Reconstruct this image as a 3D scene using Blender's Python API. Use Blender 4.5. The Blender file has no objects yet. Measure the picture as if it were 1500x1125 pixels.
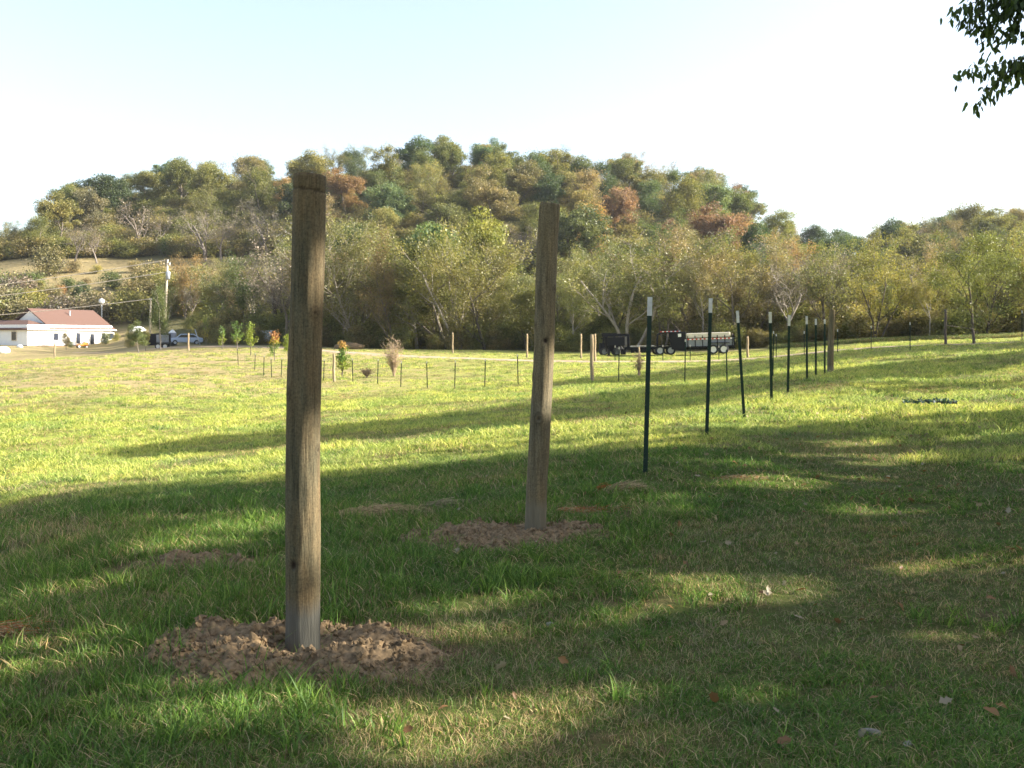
import bpy, bmesh, math, random
import numpy as np
from mathutils import Vector, Matrix
random.seed(7); rng = np.random.default_rng(7)
R = math.radians; PI = math.pi
scn = bpy.context.scene
COL = scn.collection

# ------------------------------------------------------------------ camera, sky, sun, exposure
F, CX, HY, EYE = 1458.0, 750.0, 495.0, 1.6          # focal length / horizon measured on the photograph (1500 px wide)
cam_d = bpy.data.cameras.new("camera"); cam = bpy.data.objects.new("camera", cam_d); COL.objects.link(cam)
cam.location = (0, 0, EYE); cam.rotation_euler = (R(90), 0, 0)
cam_d.sensor_width = 36; cam_d.lens = 36 * F / 1500.0
cam_d.shift_y = -(562.5 - HY) / 1500.0
cam_d.clip_start = 0.05; cam_d.clip_end = 6000
cam_d.dof.use_dof = True; cam_d.dof.focus_distance = 6.5; cam_d.dof.aperture_fstop = 9.0
scn.camera = cam
SUN_AZ, SUN_EL = 90.0, 24.0
world = bpy.data.worlds.new("World"); scn.world = world; world.use_nodes = True
wn = world.node_tree.nodes; wl = world.node_tree.links
sky = wn.new('ShaderNodeTexSky'); sky.sky_type = 'NISHITA'; sky.sun_disc = False
sky.sun_elevation = R(SUN_EL); sky.sun_rotation = R(SUN_AZ); sky.altitude = 200
sky.air_density = 1.0; sky.dust_density = 2.6; sky.ozone_density = 1.0
wn['Background'].inputs['Strength'].default_value = 0.09
mxs = wn.new('ShaderNodeMix'); mxs.data_type = 'RGBA'; mxs.inputs[0].default_value = 0.22      # thin high haze whitens the blue
hs_ = wn.new('ShaderNodeHueSaturation'); hs_.inputs['Saturation'].default_value = 0.25; hs_.inputs['Value'].default_value = 1.5; wl.new(sky.outputs[0], hs_.inputs['Color'])
wl.new(sky.outputs[0], mxs.inputs[6]); wl.new(hs_.outputs[0], mxs.inputs[7]); wl.new(mxs.outputs[2], wn['Background'].inputs['Color'])
sd = bpy.data.lights.new("sun", 'SUN'); sd.energy = 5.0; sd.angle = R(0.55); sd.color = (1.0, 0.935, 0.81)
sun = bpy.data.objects.new("sun", sd); COL.objects.link(sun)
SH = Vector((math.sin(R(SUN_AZ)), math.cos(R(SUN_AZ)), 0))
SD = Vector((SH.x * math.cos(R(SUN_EL)), SH.y * math.cos(R(SUN_EL)), math.sin(R(SUN_EL))))
sun.rotation_euler = SD.to_track_quat('Z', 'Y').to_euler(); sun.location = (60, 20, 40)
scn.view_settings.view_transform = 'Standard'; scn.view_settings.look = 'None'
scn.view_settings.exposure = 2.0; scn.view_settings.gamma = 1.0
scn.cycles.max_bounces = 6; scn.cycles.transparent_max_bounces = 6; scn.cycles.diffuse_bounces = 3
scn.cycles.use_denoising = True

# ------------------------------------------------------------------ naming helpers
def tag(o, label=None, cat=None, group=None, kind=None):
    if label: o['label'] = label
    if cat: o['category'] = cat
    if group: o['group'] = group
    if kind: o['kind'] = kind
    return o
def empty(name, loc=(0, 0, 0), rz=0.0, sc=1.0):
    o = bpy.data.objects.new(name, None); COL.objects.link(o)
    o.location = loc; o.rotation_euler = (0, 0, rz); o.scale = (sc, sc, sc); o.empty_display_size = 0.2
    return o
def mesh_obj(name, me, mats, parent=None, smooth=False, link=True):
    o = bpy.data.objects.new(name, me)
    if link: COL.objects.link(o)
    for m in (mats if isinstance(mats, (list, tuple)) else [mats]): me.materials.append(m)
    if smooth: me.shade_smooth()
    if parent: o.parent = parent
    return o
def np_mesh(name, V, FQ):
    """V (n,3), FQ (m,4) or (m,3)"""
    V = np.asarray(V, dtype=np.float32); FQ = np.asarray(FQ, dtype=np.int32); k = FQ.shape[1]
    me = bpy.data.meshes.new(name); me.vertices.add(len(V)); me.vertices.foreach_set("co", V.ravel())
    me.loops.add(FQ.size); me.loops.foreach_set("vertex_index", FQ.ravel())
    me.polygons.add(len(FQ)); me.polygons.foreach_set("loop_start", np.arange(0, FQ.size, k, dtype=np.int32))
    me.update(calc_edges=True); me.validate(); return me

class MB:
    """collects solid shapes into one mesh"""
    def __init__(s): s.v = []; s.f = []
    def add(s, vs, fs):
        n = len(s.v); s.v += [tuple(v) for v in vs]; s.f += [tuple(i + n for i in f) for f in fs]; return s
    def box(s, c, d, rot=None, taper=1.0):
        x, y, z = d[0] / 2, d[1] / 2, d[2] / 2; vs = []
        for sz in (-1, 1):
            t = taper if sz > 0 else 1.0
            for sx, sy in ((-1, -1), (1, -1), (1, 1), (-1, 1)): vs.append(Vector((sx * x * t, sy * y * t, sz * z)))
        if rot is not None: vs = [rot @ v for v in vs]
        vs = [v + Vector(c) for v in vs]
        return s.add(vs, [(3, 2, 1, 0), (4, 5, 6, 7), (0, 1, 5, 4), (1, 2, 6, 5), (2, 3, 7, 6), (3, 0, 4, 7)])
    def tube(s, pts, rad, n=8, cap=True):
        pts = [Vector(p) for p in pts]; k = len(pts)
        rad = rad if isinstance(rad, (list, tuple)) else [rad] * k
        vs = []; ref = Vector((0.31, 0.95, 0.07))
        for i, p in enumerate(pts):
            d = (pts[min(i + 1, k - 1)] - pts[max(i - 1, 0)]).normalized()
            a = d.cross(ref)
            if a.length < 0.05: a = d.cross(Vector((1, 0, 0)))
            a.normalize(); b = d.cross(a).normalized()
            for j in range(n):
                t = 2 * PI * j / n; vs.append(p + rad[i] * (math.cos(t) * a + math.sin(t) * b))
        fs = []
        for i in range(k - 1):
            for j in range(n):
                j2 = (j + 1) % n; fs.append((i * n + j, i * n + j2, (i + 1) * n + j2, (i + 1) * n + j))
        if cap: fs.append(tuple(range(n - 1, -1, -1))); fs.append(tuple((k - 1) * n + j for j in range(n)))
        return s.add(vs, fs)
    def prism(s, outline, y0, y1):
        """outline in xz, extruded along y"""
        n = len(outline); vs = [(x, y0, z) for x, z in outline] + [(x, y1, z) for x, z in outline]
        fs = [tuple(range(n)), tuple(range(2 * n - 1, n - 1, -1))]
        for i in range(n): j = (i + 1) % n; fs.append((i, i + n, j + n, j))
        return s.add(vs, fs)
    def build(s, name, mat, parent=None, smooth=False, bevel=0.0):
        me = bpy.data.meshes.new(name); me.from_pydata(s.v, [], s.f); me.update()
        bm = bmesh.new(); bm.from_mesh(me); bmesh.ops.recalc_face_normals(bm, faces=bm.faces)
        if bevel: bmesh.ops.bevel(bm, geom=[e for e in bm.edges if e.calc_face_angle(0) > 0.6], offset=bevel, segments=1, affect='EDGES')
        bm.to_mesh(me); bm.free()
        return mesh_obj(name, me, mat, parent, smooth)

# ------------------------------------------------------------------ numpy noise
_P = np.random.default_rng(3).random((256, 256))
def vnoise(x, y):
    x = np.asarray(x, float); y = np.asarray(y, float)
    xi = np.floor(x).astype(int); yi = np.floor(y).astype(int); fx = x - xi; fy = y - yi
    fx = fx * fx * (3 - 2 * fx); fy = fy * fy * (3 - 2 * fy)
    g = lambda a, b: _P[a % 256, b % 256]
    return (g(xi, yi) * (1 - fx) * (1 - fy) + g(xi + 1, yi) * fx * (1 - fy) + g(xi, yi + 1) * (1 - fx) * fy + g(xi + 1, yi + 1) * fx * fy)
def fbm(x, y, o=4):
    s = 0; a = 0.5; t = 0
    for i in range(o): s = s + a * vnoise(x * 2 ** i + 17.3 * i, y * 2 ** i + 5.1 * i); t += a; a *= 0.5
    return s / t
def sstep(a, b, x):
    t = np.clip((x - a) / (b - a), 0, 1); return t * t * (3 - 2 * t)

# ------------------------------------------------------------------ terrain
CREST = [(-250, 395), (0, 340), (60, 325), (90, 290), (180, 262), (250, 240), (330, 234), (420, 230), (560, 216), (660, 214), (740, 216),
         (800, 228), (900, 232), (1000, 252), (1060, 262), (1100, 290), (1150, 330), (1200, 352), (1270, 345), (1330, 335), (1420, 318), (1500, 315), (1800, 300)]
CTRL = [  # px, py, distance : where the ground is seen in the photograph
 (443, 960, 4.9), (785, 780, 7.75), (945, 695, 10.1), (1035, 638, 13.05), (1090, 612, 16.4), (1130, 588, 19.8), (1154, 577, 22.8), (1182, 558, 26.5),
 (1208, 551, 31.5), (1216, 547, 36), (0, 1125, 3.7), (700, 1125, 3.65), (1500, 1125, 3.5), (1500, 800, 7.3), (1500, 600, 16.2), (1500, 560, 24),
 (1500, 515, 42), (0, 900, 6.2), (0, 740, 12.2), (165, 667, 22.0), (1000, 580, 28), (700, 618, 22), (0, 640, 27), (0, 590, 42), (0, 550, 66), (200, 560, 54), (100, 522, 105),
 (1132, 552, 37), (1065, 563, 36), (1003, 562, 38), (906, 561, 41), (867, 558, 43), (759, 564, 45), (666, 569.5, 46), (587, 567, 49), (517, 560, 54), (412, 550, 62),
 (349, 535, 74), (276, 513, 103), (500, 517, 93), (650, 527, 77), (860, 530, 72), (1100, 526, 69), (1230, 514, 64), (1400, 506, 60), (1500, 502, 59),
 (300, 508, 112), (430, 508, 110), (560, 512, 106), (700, 514, 101), (950, 517, 92), (1200, 508, 83), (1400, 498, 78), (1500, 495, 76),
 (0, 512, 135), (40, 507, 145), (160, 503, 160), (235, 509, 128),
 (1200, 486, 125), (1500, 470, 125), (1350, 478, 125), (900, 500, 130), (600, 497, 140), (350, 490, 150), (100, 480, 175), (0, 478, 175), (250, 478, 165),
 (0, 425, 205), (200, 415, 205), (380, 425, 205), (0, 372, 255), (200, 364, 255), (380, 352, 255), (600, 395, 210), (900, 400, 210), (1050, 420, 200), (1200, 440, 200), (1500, 420, 200)]
def uvp(x, y):
    th = np.arctan2(x, y); r = np.sqrt(x * x + y * y)
    a = np.clip(th, -0.53, 0.53)
    return a / 0.22, np.log(np.maximum(r, 3.2)) * 1.6
_cx, _cy, _cz = [], [], []
for px, py, D in CTRL: _cx.append((px - CX) / F * D); _cy.append(D); _cz.append(EYE - (py - HY) / F * D)
for px, py in CREST:
    for D, k, off in ((335.0, 1.0, -12.0), (560.0, 0.45, -8.0), (900., 0.3, -8), (2500., 0.1, 0)):
        z = (EYE + (HY - py) / F * 335.0 + off) * k
        _cx.append((px - CX) / F * D); _cy.append(D); _cz.append(z)
for px, D, z in ((1750, 3.4, 0.05), (1750, 6.0, 0.12), (-250, 3.4, 0.0)):
    _cx.append((px - CX) / F * D); _cy.append(D); _cz.append(z)
_cx, _cy, _cz = map(np.array, (_cx, _cy, _cz))
_cu, _cv = uvp(_cx, _cy)
def _phi(d2): return 0.5 * d2 * np.log(d2 + 1e-9)
_n = len(_cu)
_A = np.zeros((_n + 3, _n + 3)); _d2 = (_cu[:, None] - _cu) ** 2 + (_cv[:, None] - _cv) ** 2
_A[:_n, :_n] = _phi(_d2) + np.eye(_n) * 0.004 ; _A[:_n, _n] = 1; _A[:_n, _n + 1] = _cu; _A[:_n, _n + 2] = _cv
_A[_n:, :_n] = _A[:_n, _n:].T
_A[:_n, :_n] += 0
_w = np.linalg.solve(_A, np.concatenate([_cz, np.zeros(3)]))
MOUNDS = []   # (x, y, rx, ry, h, seed)
def H(x, y):
    x = np.atleast_1d(np.asarray(x, float)); y = np.atleast_1d(np.asarray(y, float))
    sh = x.shape; x = x.ravel(); y = y.ravel(); out = np.zeros(len(x))
    for i in range(0, len(x), 40000):
        xs = x[i:i + 40000]; ys = y[i:i + 40000]; u, v = uvp(xs, ys)
        d2 = (u[:, None] - _cu) ** 2 + (v[:, None] - _cv) ** 2
        z = _phi(d2) @ _w[:_n] + _w[_n] + _w[_n + 1] * u + _w[_n + 2] * v
        r = np.sqrt(xs ** 2 + ys ** 2)
        z = z * sstep(0.0, 3.2, r)
        k = sstep(0.3, 3.0, r)
        z = z + k * (0.05 * (fbm(xs * 0.9, ys * 0.9, 3) - 0.5) + 0.022 * (fbm(xs * 5, ys * 5, 2) - 0.5) * (1 - sstep(20, 60, r)))
        z = z + 0.5 * (fbm(xs * 0.06, ys * 0.06, 2) - 0.5) * sstep(60, 200, r)
        out[i:i + 40000] = z
    return out.reshape(sh)
def h1(x, y): return float(H([x], [y])[0])
_DS = np.exp(np.linspace(math.log(2.0), math.log(900), 2600))
def ground_at(px, py):
    """the point of the terrain that the photograph shows at this pixel"""
    xs = (px - CX) / F * _DS; zs = EYE - (py - HY) / F * _DS
    g = zs - H(xs, _DS)
    i = np.argmax(g < 0)
    if g[i] >= 0: i = len(_DS) - 1
    if i > 0:
        t = g[i - 1] / (g[i - 1] - g[i] + 1e-9); D = _DS[i - 1] + t * (_DS[i] - _DS[i - 1])
    else: D = _DS[i]
    x = (px - CX) / F * D
    return Vector((x, D, h1(x, D)))
def at(px, D): x = (px - CX) / F * D; return Vector((x, D, h1(x, D)))
def hgt(py_top, p): return EYE + (HY - py_top) / F * p.y - p.z      # height above p of something whose top shows at py_top

# ------------------------------------------------------------------ materials
def new_mat(name):
    m = bpy.data.materials.new(name); m.use_nodes = True; nt = m.node_tree
    b = nt.nodes['Principled BSDF']; return m, nt, nt.nodes, nt.links, b
def ramp(N, stops):
    r = N.new('ShaderNodeValToRGB'); e = r.color_ramp.elements
    while len(e) < len(stops): e.new(0.5)
    for el, (p, c) in zip(e, stops): el.position = p; el.color = (*c, 1)
    return r
def noise(N, L, vec, scale, detail=4, rough=0.6):
    n = N.new('ShaderNodeTexNoise'); n.inputs['Scale'].default_value = scale; n.inputs['Detail'].default_value = detail
    n.inputs['Roughness'].default_value = rough
    if vec is not None: L.new(vec, n.inputs['Vector'])
    return n
def mixc(N, L, fac, a, b, blend='MIX'):
    m = N.new('ShaderNodeMix'); m.data_type = 'RGBA'; m.blend_type = blend
    for s, v in ((0, fac), (6, a), (7, b)):
        if hasattr(v, 'links'): L.new(v, m.inputs[s])
        elif s == 0: m.inputs[0].default_value = v
        else: m.inputs[s].default_value = (*v, 1)
    return m.outputs[2]
def mat_simple(name, col, rough=0.6, metal=0.0, var=0.15, scale=6.0, spec=0.3):
    m, nt, N, L, b = new_mat(name); tc = N.new('ShaderNodeTexCoord')
    n = noise(N, L, tc.outputs['Object'], scale, 5)
    c2 = tuple(max(0, c * (1 - var)) for c in col); c1 = tuple(min(1, c * (1 + var)) for c in col)
    r = ramp(N, [(0.3, c2), (0.7, c1)]); L.new(n.outputs[0], r.inputs[0]); L.new(r.outputs[0], b.inputs['Base Color'])
    b.inputs['Roughness'].default_value = rough; b.inputs['Metallic'].default_value = metal
    b.inputs['Specular IOR Level'].default_value = spec
    return m
def leaf_mat(name, col=None, trans=0.45, var=0.5, hue=None):
    """thin leaves: diffuse + light through the blade; colour from the object or fixed"""
    m, nt, N, L, b = new_mat(name)
    out = N['Material Output']; N.remove(b)
    if col is None: oi = N.new('ShaderNodeObjectInfo'); base = oi.outputs['Color']
    else: rg = N.new('ShaderNodeRGB'); rg.outputs[0].default_value = (*col, 1); base = rg.outputs[0]
    ge = N.new('ShaderNodeNewGeometry'); tc = N.new('ShaderNodeTexCoord')
    r = ramp(N, [(0.0, (1 - var, 1 - var, 1 - var)), (0.75, (1.1, 1.08, 1.05)), (1.0, (1.25, 1.22, 1.1))]); L.new(ge.outputs['Random Per Island'], r.inputs[0])
    c = mixc(N, L, 1.0, base, r.outputs[0], 'MULTIPLY')
    n = noise(N, L, tc.outputs['Object'], 0.55, 3)
    r2 = ramp(N, [(0.35, (0.7, 0.78, 0.8)), (0.65, (1.25, 1.15, 0.95))]); L.new(n.outputs[0], r2.inputs[0])
    c = mixc(N, L, 1.0, c, r2.outputs[0], 'MULTIPLY')
    d = N.new('ShaderNodeBsdfDiffuse'); t = N.new('ShaderNodeBsdfTranslucent'); mx = N.new('ShaderNodeMixShader')
    L.new(c, d.inputs[0]); tcx = mixc(N, L, 1.0, c, (1.25, 1.35, 0.8), 'MULTIPLY'); L.new(tcx, t.inputs[0])
    mx.inputs[0].default_value = trans; L.new(d.outputs[0], mx.inputs[1]); L.new(t.outputs[0], mx.inputs[2])
    g = N.new('ShaderNodeBsdfGlossy'); g.inputs['Roughness'].default_value = 0.45; g.inputs[0].default_value = (0.6, 0.6, 0.6, 1)
    m2 = N.new('ShaderNodeMixShader'); m2.inputs[0].default_value = 0.03; L.new(mx.outputs[0], m2.inputs[1]); L.new(g.outputs[0], m2.inputs[2])
    L.new(m2.outputs[0], out.inputs[0]); return m
def bark_mat(name, a, b_, sc=1.0):
    m, nt, N, L, b = new_mat(name); tc = N.new('ShaderNodeTexCoord'); mp = N.new('ShaderNodeMapping'); mp.inputs['Scale'].default_value = (6 * sc, 6 * sc, 1.2 * sc)
    L.new(tc.outputs['Object'], mp.inputs[0]); n = noise(N, L, mp.outputs[0], 2.0, 6, 0.7)
    r = ramp(N, [(0.3, a), (0.7, b_)]); L.new(n.outputs[0], r.inputs[0]); L.new(r.outputs[0], b.inputs['Base Color']); b.inputs['Roughness'].default_value = 0.9
    b.inputs['Specular IOR Level'].default_value = 0.15
    return m

def ground_mat():
    m, nt, N, L, b = new_mat("pasture_ground"); ge = N.new('ShaderNodeNewGeometry'); P = ge.outputs['Position']
    n1 = noise(N, L, P, 0.16, 5, 0.6); n2 = noise(N, L, P, 1.1, 6, 0.7); n3 = noise(N, L, P, 9.0, 6, 0.75); n4 = noise(N, L, P, 45.0, 4, 0.8)
    g = ramp(N, [(0.3, (0.17, 0.21, 0.035)), (0.55, (0.29, 0.31, 0.065)), (0.75, (0.40, 0.39, 0.10))]); L.new(n3.outputs[0], g.inputs[0])
    dry = ramp(N, [(0.25, (0.16, 0.115, 0.06)), (0.55, (0.32, 0.25, 0.13)), (0.8, (0.46, 0.37, 0.20))]); L.new(n4.outputs[0], dry.inputs[0])
    at_ = N.new('ShaderNodeAttribute'); at_.attribute_name = 'dry'
    mth = N.new('ShaderNodeMath'); mth.operation = 'MULTIPLY_ADD'; L.new(n2.outputs[0], mth.inputs[0]); mth.inputs[1].default_value = 0.9; L.new(at_.outputs['Fac'], mth.inputs[2])
    mt2 = N.new('ShaderNodeMath'); mt2.operation = 'MULTIPLY_ADD'; L.new(n3.outputs[0], mt2.inputs[0]); mt2.inputs[1].default_value = 0.5; L.new(mth.outputs[0], mt2.inputs[2])
    f = ramp(N, [(0.0, (0, 0, 0)), (1.0, (1, 1, 1))]); f.color_ramp.elements[0].position = 0.78; f.color_ramp.elements[1].position = 1.0
    sub = N.new('ShaderNodeMath'); sub.operation = 'MULTIPLY_ADD'; sub.inputs[1].default_value = 0.75; sub.inputs[2].default_value = 0.0; L.new(mt2.outputs[0], sub.inputs[0])
    sub.inputs[1].default_value = 0.85
    L.new(sub.outputs[0], f.inputs[0])
    c = mixc(N, L, f.outputs[0], g.outputs[0], dry.outputs[0])
    th_ = ramp(N, [(0.3, (0.028, 0.042, 0.013)), (0.7, (0.085, 0.095, 0.032))]); L.new(n4.outputs[0], th_.inputs[0])
    an = N.new('ShaderNodeAttribute'); an.attribute_name = 'near'; mn = N.new('ShaderNodeMath'); mn.operation = 'MULTIPLY'; mn.inputs[1].default_value = .85; L.new(an.outputs['Fac'], mn.inputs[0]); c = mixc(N, L, mn.outputs[0], c, th_.outputs[0])  # near ground darkened in colour to deepen the foreground shade
    soil = ramp(N, [(0.3, (0.08, 0.052, 0.03)), (0.7, (0.19, 0.125, 0.07))]); L.new(n4.outputs[0], soil.inputs[0])
    at2 = N.new('ShaderNodeAttribute'); at2.attribute_name = 'soil'; c = mixc(N, L, at2.outputs['Fac'], c, soil.outputs[0])
    lit = ramp(N, [(0.3, (0.07, 0.07, 0.03)), (0.7, (0.15, 0.13, 0.06))]); L.new(n2.outputs[0], lit.inputs[0])
    at3 = N.new('ShaderNodeAttribute'); at3.attribute_name = 'woods'; c = mixc(N, L, at3.outputs['Fac'], c, lit.outputs[0])
    gold = ramp(N, [(0.3, (0.17, 0.14, 0.07)), (0.7, (0.31, 0.24, 0.12))]); L.new(n2.outputs[0], gold.inputs[0])
    at4 = N.new('ShaderNodeAttribute'); at4.attribute_name = 'gold'; c = mixc(N, L, at4.outputs['Fac'], c, gold.outputs[0])
    L.new(c, b.inputs['Base Color']); b.inputs['Roughness'].default_value = 1.0; b.inputs['Specular IOR Level'].default_value = 0.05
    bp = N.new('ShaderNodeBump'); bp.inputs['Strength'].default_value = 0.7; bp.inputs['Distance'].default_value = 0.04
    L.new(n4.outputs[0], bp.inputs['Height']); L.new(bp.outputs[0], b.inputs['Normal']); return m

def wood_mat(name, dark, light, warm, grey, hgt_=2.4):
    m, nt, N, L, b = new_mat(name); tc = N.new('ShaderNodeTexCoord'); O = tc.outputs['Object']
    mp = N.new('ShaderNodeMapping'); mp.inputs['Scale'].default_value = (20, 20, 1.6); L.new(O, mp.inputs[0]); g1 = noise(N, L, mp.outputs[0], 1.6, 8, 0.72)
    mp2 = N.new('ShaderNodeMapping'); mp2.inputs['Scale'].default_value = (48, 48, 2.6); L.new(O, mp2.inputs[0]); g2 = noise(N, L, mp2.outputs[0], 1.5, 5, 0.7)
    mp3 = N.new('ShaderNodeMapping'); mp3.inputs['Scale'].default_value = (5, 5, 1.0); L.new(O, mp3.inputs[0]); g3 = noise(N, L, mp3.outputs[0], 1.5, 4, 0.6)
    r = ramp(N, [(0.28, dark), (0.52, light), (0.75, tuple(1.35 * c for c in light))]); L.new(g1.outputs[0], r.inputs[0])
    rw = ramp(N, [(0.40, (0, 0, 0)), (0.62, (1, 1, 1))]); L.new(g3.outputs[0], rw.inputs[0])
    r2 = ramp(N, [(0.3, tuple(c * .6 for c in warm)), (0.65, warm)]); L.new(g1.outputs[0], r2.inputs[0])
    c = mixc(N, L, rw.outputs[0], r.outputs[0], r2.outputs[0])
    cr = ramp(N, [(0.34, (0.25, 0.22, 0.19)), (0.46, (1, 1, 1))]); L.new(g2.outputs[0], cr.inputs[0]); c = mixc(N, L, 0.55, c, cr.outputs[0], 'MULTIPLY')
    n5 = noise(N, L, O, 90, 3, .7); sp = ramp(N, [(0.35, (0.6, 0.6, 0.6)), (0.6, (1.15, 1.15, 1.12))]); L.new(n5.outputs[0], sp.inputs[0]); c = mixc(N, L, 0.8, c, sp.outputs[0], 'MULTIPLY')
    sx = N.new('ShaderNodeSeparateXYZ'); L.new(O, sx.inputs[0])
    ad = N.new('ShaderNodeMath'); ad.operation = 'MULTIPLY_ADD'; L.new(g3.outputs[0], ad.inputs[0]); ad.inputs[1].default_value = 0.12; L.new(sx.outputs[2], ad.inputs[2])
    rz = ramp(N, [(0.27, (1, 1, 1)), (0.36, (0, 0, 0))]); L.new(ad.outputs[0], rz.inputs[0])
    rg = ramp(N, [(0.3, tuple(c_ * .65 for c_ in grey)), (0.7, grey)]); L.new(g1.outputs[0], rg.inputs[0])
    c = mixc(N, L, rz.outputs[0], c, rg.outputs[0])
    kn = N.new('ShaderNodeAttribute'); kn.attribute_name = 'knot'; c = mixc(N, L, kn.outputs['Fac'], c, (0.022, 0.014, 0.009))
    L.new(c, b.inputs['Base Color']); b.inputs['Roughness'].default_value = 0.85; b.inputs['Specular IOR Level'].default_value = 0.15
    bp = N.new('ShaderNodeBump'); bp.inputs['Strength'].default_value = 0.9; bp.inputs['Distance'].default_value = 0.009
    mm = N.new('ShaderNodeMath'); mm.operation = 'ADD'; L.new(g1.outputs[0], mm.inputs[0]); L.new(g2.outputs[0], mm.inputs[1]); L.new(mm.outputs[0], bp.inputs['Height']); L.new(bp.outputs[0], b.inputs['Normal'])
    return m

M = {}
M['ground'] = ground_mat()
M['leaf'] = leaf_mat('tree_leaves', None, 0.33, 0.35)
M['leaf_shade'] = leaf_mat('shade_tree_leaves', (0.06, 0.095, 0.025), 0.45, 0.6)
M['bark_pale'] = bark_mat('pale_bark', (0.18, 0.155, 0.125), (0.40, 0.35, 0.29))
M['bark'] = bark_mat('grey_bark', (0.09, 0.075, 0.06), (0.21, 0.18, 0.14))
M['bark_twig'] = bark_mat('grey_twig_bark', (0.13, 0.11, 0.095), (0.26, 0.22, 0.19)); M['bark_dark'] = bark_mat('dark_bark', (0.05, 0.04, 0.032), (0.12, 0.10, 0.08))
M['post'] = wood_mat('weathered_post_wood', (0.038, 0.034, 0.021), (0.100, 0.088, 0.054), (0.165, 0.118, 0.062), (0.115, 0.11, 0.09))
M['post2'] = wood_mat('brown_post_wood', (0.05, 0.042, 0.026), (0.14, 0.118, 0.075), (0.19, 0.145, 0.08), (0.18, 0.155, 0.105))
M['post_far'] = wood_mat('tan_post_wood', (0.14, 0.10, 0.06), (0.33, 0.26, 0.17), (0.36, 0.26, 0.15), (0.30, 0.24, 0.16))
M['tgreen'] = mat_simple('dark_green_enamel', (0.006, 0.022, 0.013), 0.55, 0, 0.35, 14, 0.3)
M['twhite'] = mat_simple('white_tip_paint', (0.50, 0.49, 0.44), 0.6, 0, 0.12, 20)
M['clod'] = mat_simple('reddish_brown_soil', (0.175, 0.122, 0.070), 1.0, 0, 0.6, 30, 0.05)
M['clod_light'] = mat_simple('tan_soil', (0.19, 0.135, 0.08), 1.0, 0, 0.3, 30, 0.05)
M['stone'] = mat_simple('pale_stone', (0.22, 0.195, 0.16), 0.9, 0, 0.25, 18, 0.1)
M['gravel'] = mat_simple('pale_gravel', (0.36, 0.27, 0.19), 1.0, 0, 0.3, 1.6, 0.05)

# ------------------------------------------------------------------ ground sheet
def build_ground():
    rings = np.exp(np.linspace(math.log(0.35), math.log(3500), 520))
    front = np.arange(-42, 42.01, 0.3); side = np.concatenate([np.arange(46, 180, 4.0), np.arange(-178, -43, 4.0)])
    th = np.radians(np.concatenate([front, side])); na, nr = len(th), len(rings)
    X = rings[:, None] * np.sin(th)[None]; Y = rings[:, None] * np.cos(th)[None]; Z = H(X, Y)
    V = np.concatenate([np.stack([X.ravel(), Y.ravel(), Z.ravel()], 1), [[0, 0, h1(0, 0)]]])
    i = np.arange(nr - 1)[:, None]; j = np.arange(na)[None]; j2 = (j + 1) % na
    Q = np.stack([(i * na + j), (i * na + j2), ((i + 1) * na + j2), ((i + 1) * na + j)], -1).reshape(-1, 4)[:, ::-1]
    me = np_mesh('ground', V, Q)
    bm = bmesh.new(); bm.from_mesh(me); bm.verts.ensure_lookup_table(); c = bm.verts[nr * na]
    for k in range(na): bm.faces.new((c, bm.verts[(k + 1) % na], bm.verts[k]))
    bm.to_mesh(me); bm.free()
    V = np.empty(len(me.vertices) * 3, np.float32); me.vertices.foreach_get('co', V); V = V.reshape(-1, 3)
    x, y = V[:, 0], V[:, 1]; r = np.hypot(x, y); u = x / np.maximum(r, 1)
    dry = 0.10 + 0.10 * sstep(0.05, 0.5, u) * (1 - sstep(14, 30, r)) + 0.22 * sstep(30, 60, r) * (1 - sstep(-0.35, 0.1, u)) + 0.16 * sstep(22, 45, r) \
        + 0.08 * (1 - sstep(8, 20, r)) - 0.12 * sstep(12, 18, r) * (1 - sstep(24, 40, r)) + 0.22 * sstep(85, 100, r) * sstep(0, .2, u)
    soil = np.zeros(len(x))
    for mx, my, rx, ry, s in SOIL:
        d = np.hypot((x - mx) / rx, (y - my) / ry) + 0.8 * (fbm(x * 4, y * 4, 3) - 0.5)
        soil = np.maximum(soil, s * (1 - sstep(0.75, 1.1, d)))
    Dy = np.maximum(y, 0.1); pxe = 750 + F * x / Dy
    woods = sstep(0, 8, y - np.interp(pxe, [200, 300, 430, 560, 700, 950, 1200, 1400, 1500], [170, 118, 113, 109, 104, 95, 86, 81, 79])) * (y > 0) * (pxe > 190)
    gold = sstep(186, 198, y) * (1 - sstep(234, 240, y)) * (1 - sstep(400, 460, pxe)) * (y > 0)
    woods = np.maximum(woods, sstep(234, 242, y)) * (1 - gold)
    near = 1 - sstep(11, 17, r)
    for nm, a in (('near', near), ('dry', dry), ('soil', soil), ('woods', woods), ('gold', gold)):
        at_ = me.attributes.new(nm, 'FLOAT', 'POINT'); at_.data.foreach_set('value', a.astype(np.float32))
    o = mesh_obj('ground', me, M['ground'], smooth=True); tag(o, kind='structure'); return o
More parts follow.
